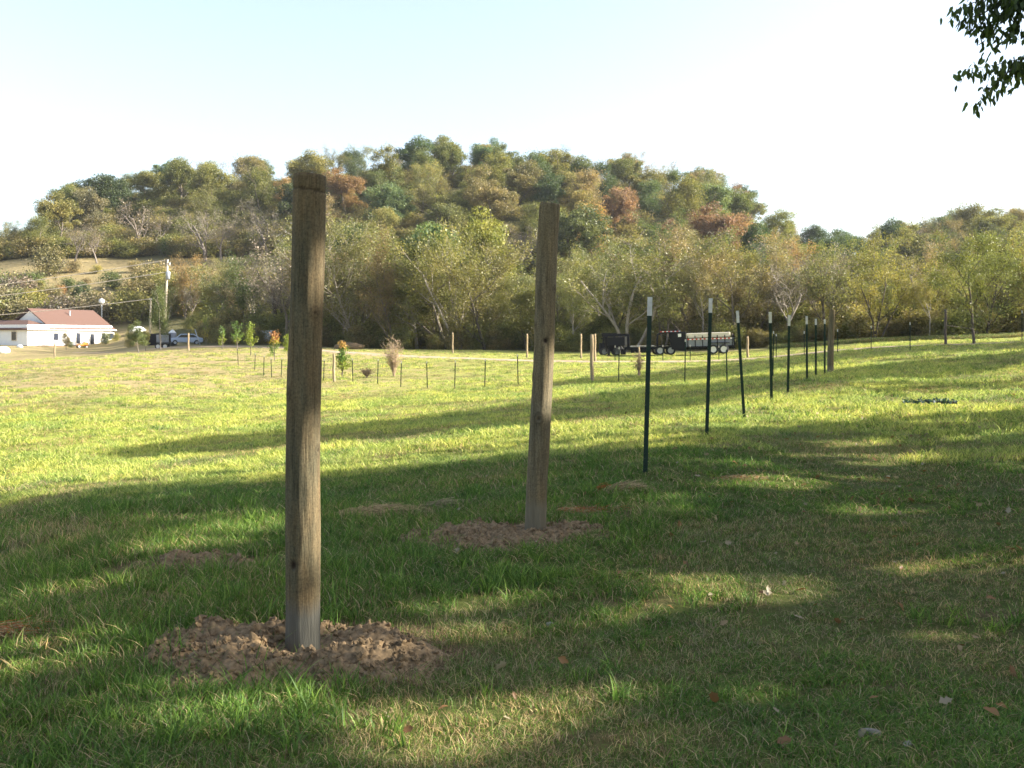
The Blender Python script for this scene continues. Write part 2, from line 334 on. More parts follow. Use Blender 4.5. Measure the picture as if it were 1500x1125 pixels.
# soil showing through the grass: dug earth by the posts and bare spots seen in the photograph
P1 = ground_at(443, 958); P2 = ground_at(785, 780)
SOIL = [(P1.x - 0.02, P1.y - 0.05, 0.85, 0.62, 1.0), (P2.x - 0.15, P2.y - 0.05, 0.75, 0.55, 1.0)]
for px, py, rx, ry, s in ((290, 826, .8, .3, .9), (85, 930, .4, .2, .6), (560, 750, .5, .3, .5), (1290, 1000, .35, .15, .4), (905, 750, .5, .35, .6), (1110, 690, .35, .2, .5),
                          (590, 925, .25, .15, .7), (1450, 900, .3, .12, .6), (1000, 880, .6, .1, .5), (850, 1085, .3, .12, .5), (1240, 830, .25, .2, .4)):
    p = ground_at(px, py); SOIL.append((p.x, p.y, rx, ry, s))
ground = build_ground()

def strip(name, pts, width, mat, lift=0.03):
    pts = [np.array([p.x, p.y]) for p in pts]; fine = []
    for a, b_ in zip(pts[:-1], pts[1:]):
        n = max(2, int(np.linalg.norm(b_ - a) / 1.0))
        for k in range(n): fine.append(a + (b_ - a) * k / n)
    fine.append(pts[-1]); fine = np.array(fine)
    for _ in range(6): fine[1:-1] = (fine[:-2] + fine[1:-1] * 2 + fine[2:]) / 4
    d = np.gradient(fine, axis=0); d /= np.linalg.norm(d, axis=1)[:, None]; nrm = np.stack([-d[:, 1], d[:, 0]], 1)
    K = 9; V = []
    for k in range(K):
        t = (k / (K - 1) - 0.5); w = width * (1 + 0.25 * (fbm(fine[:, 0] * .4, fine[:, 1] * .4 + 9 * (t > 0), 3) - 0.5))
        q = fine + nrm * (t * w)[:, None]; z = H(q[:, 0], q[:, 1]) + lift * (1 if 0 < k < K - 1 else -1.5)
        V.append(np.stack([q[:, 0], q[:, 1], z], 1))
    V = np.stack(V, 1).reshape(-1, 3); n = len(fine)
    i = np.arange(n - 1)[:, None]; j = np.arange(K - 1)[None]
    Q = np.stack([i * K + j, (i + 1) * K + j, (i + 1) * K + j + 1, i * K + j + 1], -1).reshape(-1, 4)
    o = mesh_obj(name, np_mesh(name, V, Q), mat, smooth=True); tag(o, kind='structure'); return o
strip('gravel_road', [at(120, 138), at(250, 121), at(340, 113), at(430, 106), at(500, 95), at(600, 84), at(720, 77), at(860, 72), at(980, 70), at(1100, 69), at(1230, 66), at(1385, 63), at(1500, 61.5), at(1700, 62)], 3.0, M['gravel'], 0.03)

# ------------------------------------------------------------------ scattering (grass, clods, leaves): one object each, instances on its points
def hidden_collection(name, objs):
    c = bpy.data.collections.new(name)
    for o in objs: c.objects.link(o)
    return c
def scatter(name, P, rot, scl, idx, coll, label=None, cat=None, mat=None):
    me = bpy.data.meshes.new(name); me.vertices.add(len(P)); me.vertices.foreach_set('co', np.asarray(P, np.float32).ravel())
    a = me.attributes.new('rot', 'FLOAT_VECTOR', 'POINT'); a.data.foreach_set('vector', np.asarray(rot, np.float32).ravel())
    a = me.attributes.new('scl', 'FLOAT_VECTOR', 'POINT'); a.data.foreach_set('vector', np.asarray(scl, np.float32).ravel())
    a = me.attributes.new('idx', 'INT', 'POINT'); a.data.foreach_set('value', np.asarray(idx, np.int32))
    o = bpy.data.objects.new(name, me); COL.objects.link(o)
    ng = bpy.data.node_groups.new(name + '_nodes', 'GeometryNodeTree')
    ng.interface.new_socket('Geometry', in_out='INPUT', socket_type='NodeSocketGeometry'); ng.interface.new_socket('Geometry', in_out='OUTPUT', socket_type='NodeSocketGeometry')
    n = ng.nodes; l = ng.links; gi = n.new('NodeGroupInput'); go = n.new('NodeGroupOutput'); ip = n.new('GeometryNodeInstanceOnPoints')
    ci = n.new('GeometryNodeCollectionInfo'); ci.inputs[0].default_value = coll; ci.inputs['Separate Children'].default_value = True; ci.inputs['Reset Children'].default_value = True
    def attr(nm, t):
        q = n.new('GeometryNodeInputNamedAttribute'); q.data_type = t; q.inputs[0].default_value = nm; return q.outputs[0]
    m2p = n.new('GeometryNodeMeshToPoints'); l.new(gi.outputs[0], m2p.inputs[0]); l.new(m2p.outputs[0], ip.inputs['Points'])
    l.new(ci.outputs[0], ip.inputs['Instance']); ip.inputs['Pick Instance'].default_value = True
    l.new(attr('idx', 'INT'), ip.inputs['Instance Index'])
    e = n.new('FunctionNodeEulerToRotation'); l.new(attr('rot', 'FLOAT_VECTOR'), e.inputs[0]); l.new(e.outputs[0], ip.inputs['Rotation'])
    l.new(attr('scl', 'FLOAT_VECTOR'), ip.inputs['Scale']); l.new(ip.outputs[0], go.inputs[0])
    md = o.modifiers.new('scatter', 'NODES'); md.node_group = ng
    tag(o, label, cat, kind='stuff'); return o

def grass_mat(name, root, tip, trans=0.4):
    m, nt, N, L, b = new_mat(name); out = N['Material Output']; N.remove(b)
    ge = N.new('ShaderNodeNewGeometry'); P = ge.outputs['Position']; n = noise(N, L, P, 0.45, 4, .6)
    oi = N.new('ShaderNodeObjectInfo')
    r = ramp(N, [(0, tuple(c * .75 for c in root)), (0.6, tuple((a + b_) / 2 for a, b_ in zip(root, tip))), (1, tip)]); L.new(ge.outputs['Random Per Island'], r.inputs[0])
    r2 = ramp(N, [(0.35, (0.75, 0.85, 0.85)), (0.65, (1.25, 1.12, 1.0))]); L.new(n.outputs[0], r2.inputs[0]); c = mixc(N, L, 1.0, r.outputs[0], r2.outputs[0], 'MULTIPLY')
    r3 = ramp(N, [(0.0, (0.8, 0.85, 0.9)), (1, (1.2, 1.12, 1.0))]); L.new(oi.outputs['Random'], r3.inputs[0]); c = mixc(N, L, 1.0, c, r3.outputs[0], 'MULTIPLY')
    d = N.new('ShaderNodeBsdfDiffuse'); t = N.new('ShaderNodeBsdfTranslucent'); mx = N.new('ShaderNodeMixShader'); L.new(c, d.inputs[0]); L.new(c, t.inputs[0])
    mx.inputs[0].default_value = trans; L.new(d.outputs[0], mx.inputs[1]); L.new(t.outputs[0], mx.inputs[2])
    g = N.new('ShaderNodeBsdfGlossy'); g.inputs['Roughness'].default_value = 0.5; g.inputs[0].default_value = (.7, .7, .7, 1)
    m2 = N.new('ShaderNodeMixShader'); m2.inputs[0].default_value = 0.02; L.new(mx.outputs[0], m2.inputs[1]); L.new(g.outputs[0], m2.inputs[2]); L.new(m2.outputs[0], out.inputs[0]); return m
M['g_green'] = grass_mat('green_grass_blades', (0.055, 0.125, 0.02), (0.17, 0.29, 0.05))  # mainly near blades; colour kept dark to deepen the foreground shade
M['g_yel'] = grass_mat('yellow_green_grass_blades', (0.29, 0.37, 0.065), (0.58, 0.61, 0.18))  # field blades: truly yellower, and lightened further to read as full sun
M['g_light'] = grass_mat('light_green_grass_blades', (0.08, 0.17, 0.025), (0.22, 0.34, 0.065))
M['g_dry'] = grass_mat('dry_grass_blades', (0.17, 0.125, 0.065), (0.50, 0.40, 0.22), 0.3)
def clump(nm, mats, n, hgt_, spread, width, lean, dry_frac=0.15, seed=0):
    rg = random.Random(seed); V = []; Fq = []; mi = []
    for k in range(n):
        a = rg.uniform(0, 2 * PI); rr = spread * math.sqrt(rg.random()); x0, y0 = rr * math.cos(a), rr * math.sin(a)
        hh = hgt_ * rg.uniform(0.35, 1.0) ** 1.0; ld = rg.uniform(0, 2 * PI); le = lean * rg.uniform(0.2, 1.3); w = width * rg.uniform(.6, 1.2)
        fa = rg.uniform(0, PI); wx, wy = math.cos(fa) * w / 2, math.sin(fa) * w / 2; b0 = len(V); segs = 3
        for s in range(segs + 1):
            t = s / segs; z = hh * (t - 0.35 * le * t * t * 0.8); off = hh * le * t ** 1.8
            ww = (1 - t ** 1.6) + 0.04; cx, cy = x0 + off * math.cos(ld), y0 + off * math.sin(ld); z = max(z, -0.01) if t else -0.02
            V.append((cx - wx * ww, cy - wy * ww, z)); V.append((cx + wx * ww, cy + wy * ww, z))
        for s in range(segs): q = b0 + 2 * s; Fq.append((q, q + 1, q + 3, q + 2)); mi.append(1 if (len(mats) > 1 and (k / n) < dry_frac) else 0)
    me = np_mesh(nm, V, Fq); me.polygons.foreach_set('material_index', np.array(mi, np.int32))
    return mesh_obj(nm, me, mats, link=False)
G = [clump('a_turf', [M['g_green'], M['g_dry']], 46, 0.075, 0.075, 0.0048, 1.2, 0.30, 1), clump('b_turf', [M['g_green'], M['g_dry']], 40, 0.095, 0.08, 0.0055, 1.0, 0.22, 2),
     clump('c_tuft', [M['g_green'], M['g_light']], 26, 0.15, 0.07, 0.0065, 0.9, 0.45, 3), clump('d_dry', [M['g_dry'], M['g_green']], 46, 0.05, 0.09, 0.0035, 1.5, 0.45, 4),
     clump('e_dry', [M['g_dry'], M['g_light']], 34, 0.08, 0.09, 0.004, 1.3, 0.45, 5), clump('f_field', [M['g_yel'], M['g_dry']], 34, 0.09, 0.09, 0.006, 0.8, 0.15, 6),
     clump('g_field', [M['g_yel'], M['g_green']], 34, 0.12, 0.09, 0.007, 0.7, 0.3, 7), clump('h_tall', [M['g_green'], M['g_light']], 16, 0.21, 0.05, 0.008, 0.75, 0.4, 8)]
gcol = hidden_collection('grass_clumps', G)
def soil_at(x, y):
    s = np.zeros(len(x))
    for mx, my, rx, ry, w in SOIL:
        d = np.hypot((x - mx) / rx, (y - my) / ry) + 0.5 * (fbm(x * 4, y * 4, 3) - 0.5); s = np.maximum(s, w * (1 - sstep(0.6, 1.0, d)))
    return s
def build_grass():
    Ps = []; ths = 36
    for r0, r1, dens, sc in ((2.6, 5.5, 330, .9), (5.5, 9, 200, 1.05), (9, 15, 95, 1.35), (15, 26, 36, 1.9), (26, 45, 13, 2.7), (45, 80, 3.6, 3.6), (80, 112, 1.2, 4.0)):
        area = (r1 ** 2 - r0 ** 2) * R(ths); n = int(area * dens); r = np.sqrt(rng.uniform(r0 ** 2, r1 ** 2, n)); th = np.radians(rng.uniform(-ths, ths, n))
        Ps.append(np.stack([r * np.sin(th), r * np.cos(th), r, np.full(n, sc)], 1))
    for r0, r1, dens, sc, a0, a1 in ((.3, 2.6, 300, .9, 0, 180), (2.6, 5.5, 300, .9, 36, 100), (5.5, 9, 180, 1.05, 36, 90), (9, 15, 80, 1.35, 36, 80), (15, 26, 30, 1.9, 36, 62), (26, 45, 10, 2.7, 36, 50), (45, 80, 3, 3.6, 36, 46)):
        n = int((r1 ** 2 - r0 ** 2) * R(a1 - a0) * dens); r = np.sqrt(rng.uniform(r0 ** 2, r1 ** 2, n)); th = np.radians(rng.uniform(a0, a1, n)) * rng.choice([-1, 1], n)
        Ps.append(np.stack([r * np.sin(th), r * np.cos(th), r, np.full(n, sc)], 1))
    P = np.concatenate(Ps); x, y, r, sc = P.T; u = x / r
    keep = rng.random(len(x)) > soil_at(x, y) * 0.93
    pxe = 750 + F * x / np.maximum(y, .5); rd = np.interp(pxe, [250, 340, 430, 500, 600, 720, 860, 980, 1100, 1230, 1385, 1500], [121, 113, 106, 95, 84, 77, 72, 70, 69, 66, 63, 61.5])
    keep &= (y < 40) | (np.abs(y - rd) > 1.2 + 1.2 * rng.random(len(y))); keep &= y < np.interp(pxe, [300, 700, 950, 1200, 1400, 1500], [112, 101, 92, 84, 79, 77])
    x, y, r, sc, u = (a[keep] for a in (x, y, r, sc, u)); n = len(x)
    d = fbm(x * 0.55, y * 0.55, 4) + 0.25 * (fbm(x * 3, y * 3, 3) - 0.5) + 0.025 * sstep(0.05, 0.4, u) * (r < 14) - 0.05 * (u < -0.05) * (r < 12)
    d += 0.035 * sstep(13, 20, r) * sstep(0.1, .3, u) + 0.06 * sstep(25, 45, r) * (u < 0.1); k = rng.random(n)
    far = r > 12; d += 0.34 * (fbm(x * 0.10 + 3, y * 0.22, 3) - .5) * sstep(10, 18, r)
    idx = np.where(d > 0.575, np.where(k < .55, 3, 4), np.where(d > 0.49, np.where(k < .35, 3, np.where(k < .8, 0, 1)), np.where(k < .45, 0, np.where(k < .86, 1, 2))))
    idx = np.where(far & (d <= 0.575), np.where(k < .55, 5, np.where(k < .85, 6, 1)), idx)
    idx = np.where((~far) & (k > 0.985) & (d < .5), 7, idx)
    hs = 0.42 + 0.75 * fbm(x * 0.8 + 40, y * 0.8, 3) ** 1.2; hs *= 1 + 0.45 * (1 - sstep(-.3, .1, u)) * (r < 11) - 0.3 * sstep(0.1, .35, u) * (r < 12)
    z = H(x, y); s = sc * rng.uniform(.75, 1.2, n)
    hz = np.where(sc > 1.2, sc ** -0.55, 1.0)
    scl = np.stack([s, s, s * hs * hz], 1); rot = np.stack([rng.normal(0, .12, n), rng.normal(0, .12, n), rng.uniform(0, 2 * PI, n)], 1)
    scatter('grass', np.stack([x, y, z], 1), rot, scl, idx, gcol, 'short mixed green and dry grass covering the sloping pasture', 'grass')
build_grass()
# taller tufts seen at particular places (700-830, 830-890 by the second post; left streak)
def tufts():
    P = []
    for px, py, n, sp in ((745, 860, 22, .16), (790, 850, 26, .14), (980, 870, 8, .3), (200, 790, 26, .35), (350, 780, 30, .35), (640, 880, 22, .3), (270, 1010, 22, .3), (130, 1030, 16, .3),
                          (340, 985, 5, .15), (60, 860, 30, .4), (250, 880, 20, .4), (1390, 905, 5, .1), (1480, 920, 5, .1), (870, 720, 25, .4), (560, 800, 25, .4), (450, 1060, 14, .3), (900, 1000, 10, .3)):
        p = ground_at(px, py)
        for k in range(n): P.append((p.x + random.gauss(0, sp), p.y + random.gauss(0, sp * .7)))
    P = np.array(P); n = len(P); z = H(P[:, 0], P[:, 1]); s = rng.uniform(.7, 1.15, n)
    scatter('tall_grass', np.column_stack([P, z]), np.column_stack([rng.normal(0, .15, n), rng.normal(0, .15, n), rng.uniform(0, 6.28, n)]), np.column_stack([s, s, s * rng.uniform(.6, 1.0, n)]),
            np.where(rng.random(n) < .6, 7, 2), gcol, 'taller tufts of green grass standing up from the short turf', 'tall grass')
tufts()

# ------------------------------------------------------------------ rocks / clods
def lump_mesh(nm, seed, mat, sub=2, rough=0.35, flat=0.8, link=False):
    bm = bmesh.new(); bmesh.ops.create_icosphere(bm, subdivisions=sub, radius=1.0); rg = random.Random(seed); ox = rg.uniform(0, 100)
    for v in bm.verts:
        k = float(fbm(v.co.x * 1.6 + ox, v.co.y * 1.6 + v.co.z * 2.3 + ox, 3)); v.co *= 1 + rough * 2 * (k - 0.5); v.co.z *= flat
    me = bpy.data.meshes.new(nm); bm.to_mesh(me); bm.free(); return mesh_obj(nm, me, mat, link=link)
clods = hidden_collection('clods', [lump_mesh('a_clod', 1, M['clod'], 2, 1.3), lump_mesh('b_clod', 2, M['clod'], 2, 1.5), lump_mesh('c_clod', 3, M['clod_light'], 2, 1.2), lump_mesh('d_clod', 4, M['clod'], 1, 1.0)])
def mound(px_c, py_c, rx, ry, h_, label, nclod, off=(0, 0), seed=1, hole=None):
    c = ground_at(px_c, py_c); cx, cy = c.x + off[0], c.y + off[1]
    n = 230; g = np.linspace(-1.25, 1.25, n); gx, gy = np.meshgrid(g, g); X = cx + gx * rx; Y = cy + gy * ry
    d = np.hypot(gx, gy) + 0.55 * (fbm(X * 3 + seed * 7, Y * 3, 3) - 0.5)
    hh = h_ * (1 - sstep(0.35, 1.05, d)) * (0.7 + 0.6 * fbm(X * 5, Y * 5 + seed, 3))
    hh += (0.085 * (fbm(X * 12, Y * 12 + seed, 4) - 0.45) + 0.075 * np.maximum(0, fbm(X * 34 + 9, Y * 34, 3) - .47)) * (1 - sstep(0.7, 1.05, d))
    if hole is not None: hh *= 0.35 + 0.65 * sstep(0.10, 0.30, np.hypot(X - hole.x, Y - hole.y))
    Z = H(X, Y) + hh - 0.03 * sstep(0.85, 1.05, d)
    i = np.arange(n - 1)[:, None]; j = np.arange(n - 1)[None]; Q = np.stack([i * n + j, i * n + j + 1, (i + 1) * n + j + 1, (i + 1) * n + j], -1).reshape(-1, 4)
    keep = (d.ravel()[Q] < 1.12).all(1)
    me = np_mesh('soil_mound', np.stack([X.ravel(), Y.ravel(), Z.ravel()], 1), Q[keep])
    bm = bmesh.new(); bm.from_mesh(me); bmesh.ops.delete(bm, geom=[v for v in bm.verts if not v.link_faces], context='VERTS'); bm.to_mesh(me); bm.free()
    o = mesh_obj('soil_mound', me, M['clod'], smooth=True); tag(o, label, 'soil mound')
    P = []; S = []
    while len(P) < nclod:
        a, b_ = rng.uniform(-1, 1, 2); dd = math.hypot(a, b_)
        if dd > 1.0: continue
        x, y = cx + a * rx, cy + b_ * ry
        if hole is not None and math.hypot(x - hole.x, y - hole.y) < 0.13: continue
        if rng.random() > (0.9 if (b_ < 0.1 or dd > .6) else 0.35): continue
        ii = int(np.clip(round((b_ + 1.25) / 2.5 * (n - 1)), 0, n - 1)); jj = int(np.clip(round((a + 1.25) / 2.5 * (n - 1)), 0, n - 1))
        s = 0.003 + 0.021 * rng.random() ** 3.0
        if dd > .8: s *= .7
        P.append((x, y, Z[ii, jj] + s * 0.25)); S.append(s)
    S = np.array(S)
    return P, S
cp, cs = [], []
a_, b_ = mound(425, 962, 0.86, 0.56, 0.085, 'broad heap of loose reddish earth clods around the foot of the nearest wooden post', 1700, (0.0, -0.02), 1, P1); cp += a_; cs.append(b_)
a_, b_ = mound(750, 787, 0.85, 0.50, 0.045, 'smaller dark brown earth heap around the foot of the second wooden post', 600, (-0.1, 0.0), 2, P2); cp += a_; cs.append(b_)
a_, b_ = mound(290, 824, 0.5, 0.2, 0.045, 'low bare earth patch in the grass left of the nearest post', 120, (0, 0), 3); cp += a_; cs.append(b_)
cs = np.concatenate(cs); n = len(cp)
scatter('soil_clods', cp, rng.uniform(0, 6.28, (n, 3)), np.column_stack([cs, cs * rng.uniform(.7, 1.1, n), cs * rng.uniform(.6, 1, n)]), rng.integers(0, 4, n), clods, 'loose clods of reddish brown soil lying on the dug earth', 'soil clods')

# fallen leaves
def leaf_blade(nm, col, seed, L_=0.045, W=0.026):
    rg = random.Random(seed); m = leaf_mat(nm + '_mat', col, 0.2, 0.4); V = []; Q = []
    n = 7
    for i in range(n):
        t = i / (n - 1); w = W * math.sin(PI * t ** 0.8) * (1 + .35 * math.sin(i * 2.7 + seed)); x = (t - .5) * 2 * L_; z = 0.25 * W * math.sin(t * 3 + seed) + 0.006
        V += [(x, -w, z + 0.35 * w), (x, 0, z), (x, w, z + 0.45 * w)]
    for i in range(n - 1):
        for j in range(2): q = i * 3 + j; Q.append((q, q + 1, q + 4, q + 3))
    return mesh_obj(nm, np_mesh(nm, V, Q), m, link=False)
lcol = hidden_collection('dead_leaves', [leaf_blade('a_leaf', (0.24, 0.13, 0.06), 1), leaf_blade('b_leaf', (0.28, 0.20, 0.12), 2), leaf_blade('c_leaf', (0.26, 0.22, 0.16), 3), leaf_blade('d_leaf', (0.19, 0.10, 0.05), 4)])
def leaves():
    n = 1900; r = np.sqrt(rng.uniform(3 ** 2, 26 ** 2, n)); th = np.radians(rng.uniform(-6, 34, n)); x, y = r * np.sin(th), r * np.cos(th)
    k = rng.random(n) < (0.15 + .85 * sstep(0, .35, x / r)) * (0.3 + 1.2 * fbm(x * .5, y * .5, 2)); x, y = x[k], y[k]; n = len(x)
    s = rng.uniform(.3, .85, n)
    scatter('fallen_leaves', np.stack([x, y, H(x, y) + 0.02 + rng.uniform(0, .02, n)], 1), np.column_stack([rng.normal(0, .5, n), rng.normal(0, .5, n), rng.uniform(0, 6.28, n)]), np.column_stack([s, s, s]),
            rng.integers(0, 4, n), lcol, 'scattered dead brown and tan leaves on the shaded grass', 'fallen leaves')
leaves()
def stone(px, py, w, label, mat=None, flat=.5, asp=.7):
    p = ground_at(px, py); o = lump_mesh('stone', px, mat or M['stone'], 2, .3, flat, True); o.location = p + Vector((0, 0, w * .2)); o.scale = (w, w * asp, w * .8); o.rotation_euler = (0, 0, px * .7)
    o.name = 'stone'; tag(o, label, 'stone')
stone(577, 996, .03, 'small pale flat stone at the right rim of the nearest earth heap')
stone(455, 1008, .032, 'grey stone in front of the nearest wooden post among the clods', None, .6)
stone(405, 914, .03, 'rounded tan stone just behind the left side of the nearest post foot', M['clod_light'], .8)
stone(648, 790, .07, 'pale stone on the left part of the second earth heap', M['clod_light'])
stone(735, 792, .04, 'small reddish stone on the second earth heap', M['clod'])
stone(1274, 1076, .045, 'long pale stone in the grass at the lower right', None, .5, .35)
stone(1330, 1092, .03, 'whitish flat stone near the lower right corner', None, .4, .5)
stone(805, 916, .03, 'grey stone in the sunlit strip between the two wooden posts')

# matted dry hay clumps
def hay(px, py, rx, ry, h_, n, label, mats, cat='hay clump', orange=0.0):
    c = ground_at(px, py); rg = random.Random(px); V = []; Q = []; mi = []
    for k in range(n):
        a = rg.uniform(0, 2 * PI); rr = math.sqrt(rg.random()); x = c.x + rx * rr * math.cos(a); y = c.y + ry * rr * math.sin(a); z0 = c.z + h_ * (1 - rr ** 2) * rg.uniform(0.1, 1)
        L_ = rg.uniform(.05, .15); d = rg.gauss(0.1, .6); w = .0022; up = rg.uniform(-.15, .25); b0 = len(V)
        for s in range(3):
            t = s / 2; px_, py_ = x + L_ * t * math.cos(d), y + L_ * t * math.sin(d); z = z0 + L_ * up * t + .01 * math.sin(t * 3); V += [(px_ + w * math.sin(d), py_ - w * math.cos(d), z), (px_ - w * math.sin(d), py_ + w * math.cos(d), z + w)]
        for s in range(2): q = b0 + 2 * s; Q.append((q, q + 1, q + 3, q + 2)); mi.append(1 if rg.random() < orange else 0)
    me = np_mesh('hay_clump', V, Q); me.polygons.foreach_set('material_index', np.array(mi, np.int32)); o = mesh_obj('hay_clump', me, mats); tag(o, label, cat)
M['orange_bits'] = leaf_mat('orange_needles', (0.36, 0.11, 0.03), .4, .4)
hay(560, 752, .42, .20, .06, 2200, 'flattened mat of straw between the two wooden posts', [M['g_dry']])
hay(655, 742, .30, .10, .05, 900, 'thin strip of straw just left of the second wooden post', [M['g_dry']])
hay(912, 722, .22, .14, .09, 1800, 'rounded tuft of matted hay right of the second wooden post', [M['g_dry'], M['orange_bits']], orange=.04)
hay(860, 748, .30, .12, .02, 260, 'rust orange needles lying right of the second wooden post', [M['orange_bits'], M['g_dry']], 'needle litter', .5)
hay(877, 723, .05, .04, .09, 140, 'bright orange sprig beside the rounded hay tuft', [M['orange_bits']], 'orange sprig')
hay(50, 925, .35, .12, .03, 500, 'reddish dry stems in the grass at the far left edge', [M['g_dry'], M['orange_bits']], 'dry stems', .35)
hay(1075, 702, .30, .12, .02, 260, 'orange brown dead grass between the first and second green posts', [M['g_dry'], M['orange_bits']], 'dry stems', .3)

# ------------------------------------------------------------------ big wooden posts
def big_post(px, py, pxt, pyt, dia_b, dia_t, mat, label, seed, knots, notch=False, crook=0.0):
    p = ground_at(px, py); Ht = hgt(pyt, p); dx = (pxt - CX) / F * p.y - p.x
    nr, ns = 260, 90; V = []; KN = []; sink = .12
    for i in range(nr + 1):
        t = i / nr; z = -sink + (Ht + sink) * t; tt = max(0, z) / Ht; rad = (dia_b + (dia_t - dia_b) * tt) / 2
        cxx = dx * tt + crook * math.sin(PI * tt) * 0.6 + 0.006 * math.sin(z * 3.1 + seed); cyy = .008 * math.sin(z * 2.3 + seed * 2)
        for j in range(ns):
            a = 2 * PI * j / ns; r = rad * (1 + 0.035 * math.sin(2 * a + seed + z * .8) + 0.02 * math.sin(3 * a - z * 1.7 + seed))
            r += 0.0045 * (float(_GR(a * 9 / PI + seed * 3, z * 1.3)) - .5) + 0.004 * (float(_GR(a * 3 + seed, z * 5)) - .5)
            kk = 0.0
            for ka, kz, ks, kd in knots:
                da = (a - ka + PI) % (2 * PI) - PI; q = (da * rad / ks) ** 2 + ((z - kz) / (ks * 1.25)) ** 2; r += kd * math.exp(-q)
                if kd > 0: r -= kd * 1.3 * math.exp(-q * 7); kk = max(kk, .75 * math.exp(-q * 9), .45 * math.exp(-abs(q ** .5 - .75) ** 2 * 30))
                else: kk = max(kk, min(1, 1.5 * math.exp(-q * 1.6)))
            if notch and abs(z - (Ht - .075 - .012 * math.cos(a))) < .007: r -= .004; kk = max(kk, .6)
            if notch and z > Ht - .075: kk = max(kk, .12)
            KN.append(kk)
            if i == nr: r *= .965
            V.append((cxx + r * math.cos(a), cyy + r * math.sin(a), z + (0.006 * math.cos(a + 2.4) if i == nr else 0)))
    Q = [(i * ns + j, i * ns + (j + 1) % ns, (i + 1) * ns + (j + 1) % ns, (i + 1) * ns + j) for i in range(nr) for j in range(ns)]
    me = bpy.data.meshes.new('wooden_post'); c0 = len(V); V.append((dx, 0, Ht + .002)); Q += [(nr * ns + j, nr * ns + (j + 1) % ns, c0) for j in range(ns)]
    KN.append(.5); me.from_pydata(V, [], Q); me.update(); at_ = me.attributes.new('knot', 'FLOAT', 'POINT'); at_.data.foreach_set('value', np.array(KN, np.float32)); o = mesh_obj('wooden_post', me, mat, smooth=True); o.location = p
    me.polygons.foreach_set('use_smooth', np.array([k < nr * ns for k in range(len(me.polygons))])); tag(o, label, 'wooden post', 'wooden posts of the new fence line'); return p
def _GR(x, y): return vnoise(x, y)
big_post(441, 958, 452, 257, 49 / F * P1.y, 47.5 / F * P1.y, M['post'], 'thick weathered round wooden post nearest the viewer, set in a heap of loose earth', 1.3,
         [(-2.0, .46, .02, -.009), (-2.6, 1.3, .03, .006), (-0.3, 1.02, .03, .006), (-.9, 1.7, .03, .004)], True)
big_post(785, 781, 806, 299, 32 / F * P2.y, 30.5 / F * P2.y, M['post2'], 'slightly crooked knotty wooden post, second from the viewer, with a dark knot hole', 4.1,
         [(-1.75, .90, .045, .010), (-1.45, 1.50, .02, -.014), (-2.9, 1.22, .03, .008), (-.5, 1.9, .03, .007), (-2.6, 1.62, .025, .006)], False, -0.012)
pe = ground_at(1216, 547)
big_post(1216, 547, 1219, 454, 9 / F * pe.y, 8 / F * pe.y, M['post2'], 'wooden end post where the row of green metal posts stops', 2.2, [])

# ------------------------------------------------------------------ metal T-posts
def t_post(px, py, pxt, pyt, label, group, tip=0.2, k=1.0, name='metal_fence_post'):
    p = ground_at(px, py); Ht = hgt(pyt, p); dx = (pxt - CX) / F * p.y - p.x
    o = empty(name, p); o.rotation_euler = (0, math.atan2(dx, Ht), 0); L_ = math.hypot(Ht, dx); t = .2
    def sect(z0, z1, g=0.0, s=k):
        m = MB(); w, d, th_ = .022 * s + g, .016 * s + g, .004 * s + g
        m.box((0, -.006 * s, (z0 + z1) / 2), (w * 2, th_ * 1.6, z1 - z0)); m.box((0, .012 * s, (z0 + z1) / 2), (th_ * 1.6, d * 2, z1 - z0)); return m
    m = sect(-t, L_ - tip); z = .1
    while z < L_ - tip: m.box((-.012 * k, -.014 * k, z), (.010 * k, .012 * k, .016)); z += .055
    m.build('shaft', M['tgreen'], o)
    m = sect(L_ - tip, L_, .0012)
    z = L_ - tip + .03
    while z < L_ - .01: m.box((-.012 * k, -.015 * k, z), (.010 * k, .012 * k, .016)); z += .055
    m.build('painted_tip', M['twhite'], o); tag(o, label, 'fence post', group); return o
g1 = 'green metal posts of the new fence line'
TL = [((945, 695), (952, 435), 'nearest and tallest green metal post, grey-white tip, right of the second wooden post', .19),
      ((1035, 638), (1041, 437), 'second green metal post in the row, with a pale grey tip', .19), ((1090, 612), (1080, 455), 'third green metal post in the row, leaning to the left, cream tip', .20),
      ((1130, 588), (1128, 457), 'fourth green metal post in the row, upright with a white tip', .22), ((1154, 577), (1156, 462), 'fifth green metal post in the row, lit cream tip', .24),
      ((1182, 558), (1181.5, 463), 'sixth green metal post in the row, third before the wooden end post', .22), ((1195, 554), (1195, 467), 'seventh green metal post in the row, second before the wooden end post', .18),
      ((1208, 551), (1208, 468), 'last green metal post of the row, just left of the wooden end post', .14)]
for (a, b_), (c, d), lab, tp in TL: t_post(a, b_, c, d, lab, g1, tp, 1.05 if a < 1100 else 1.3)
g2 = 'thin metal posts of the orchard fence'
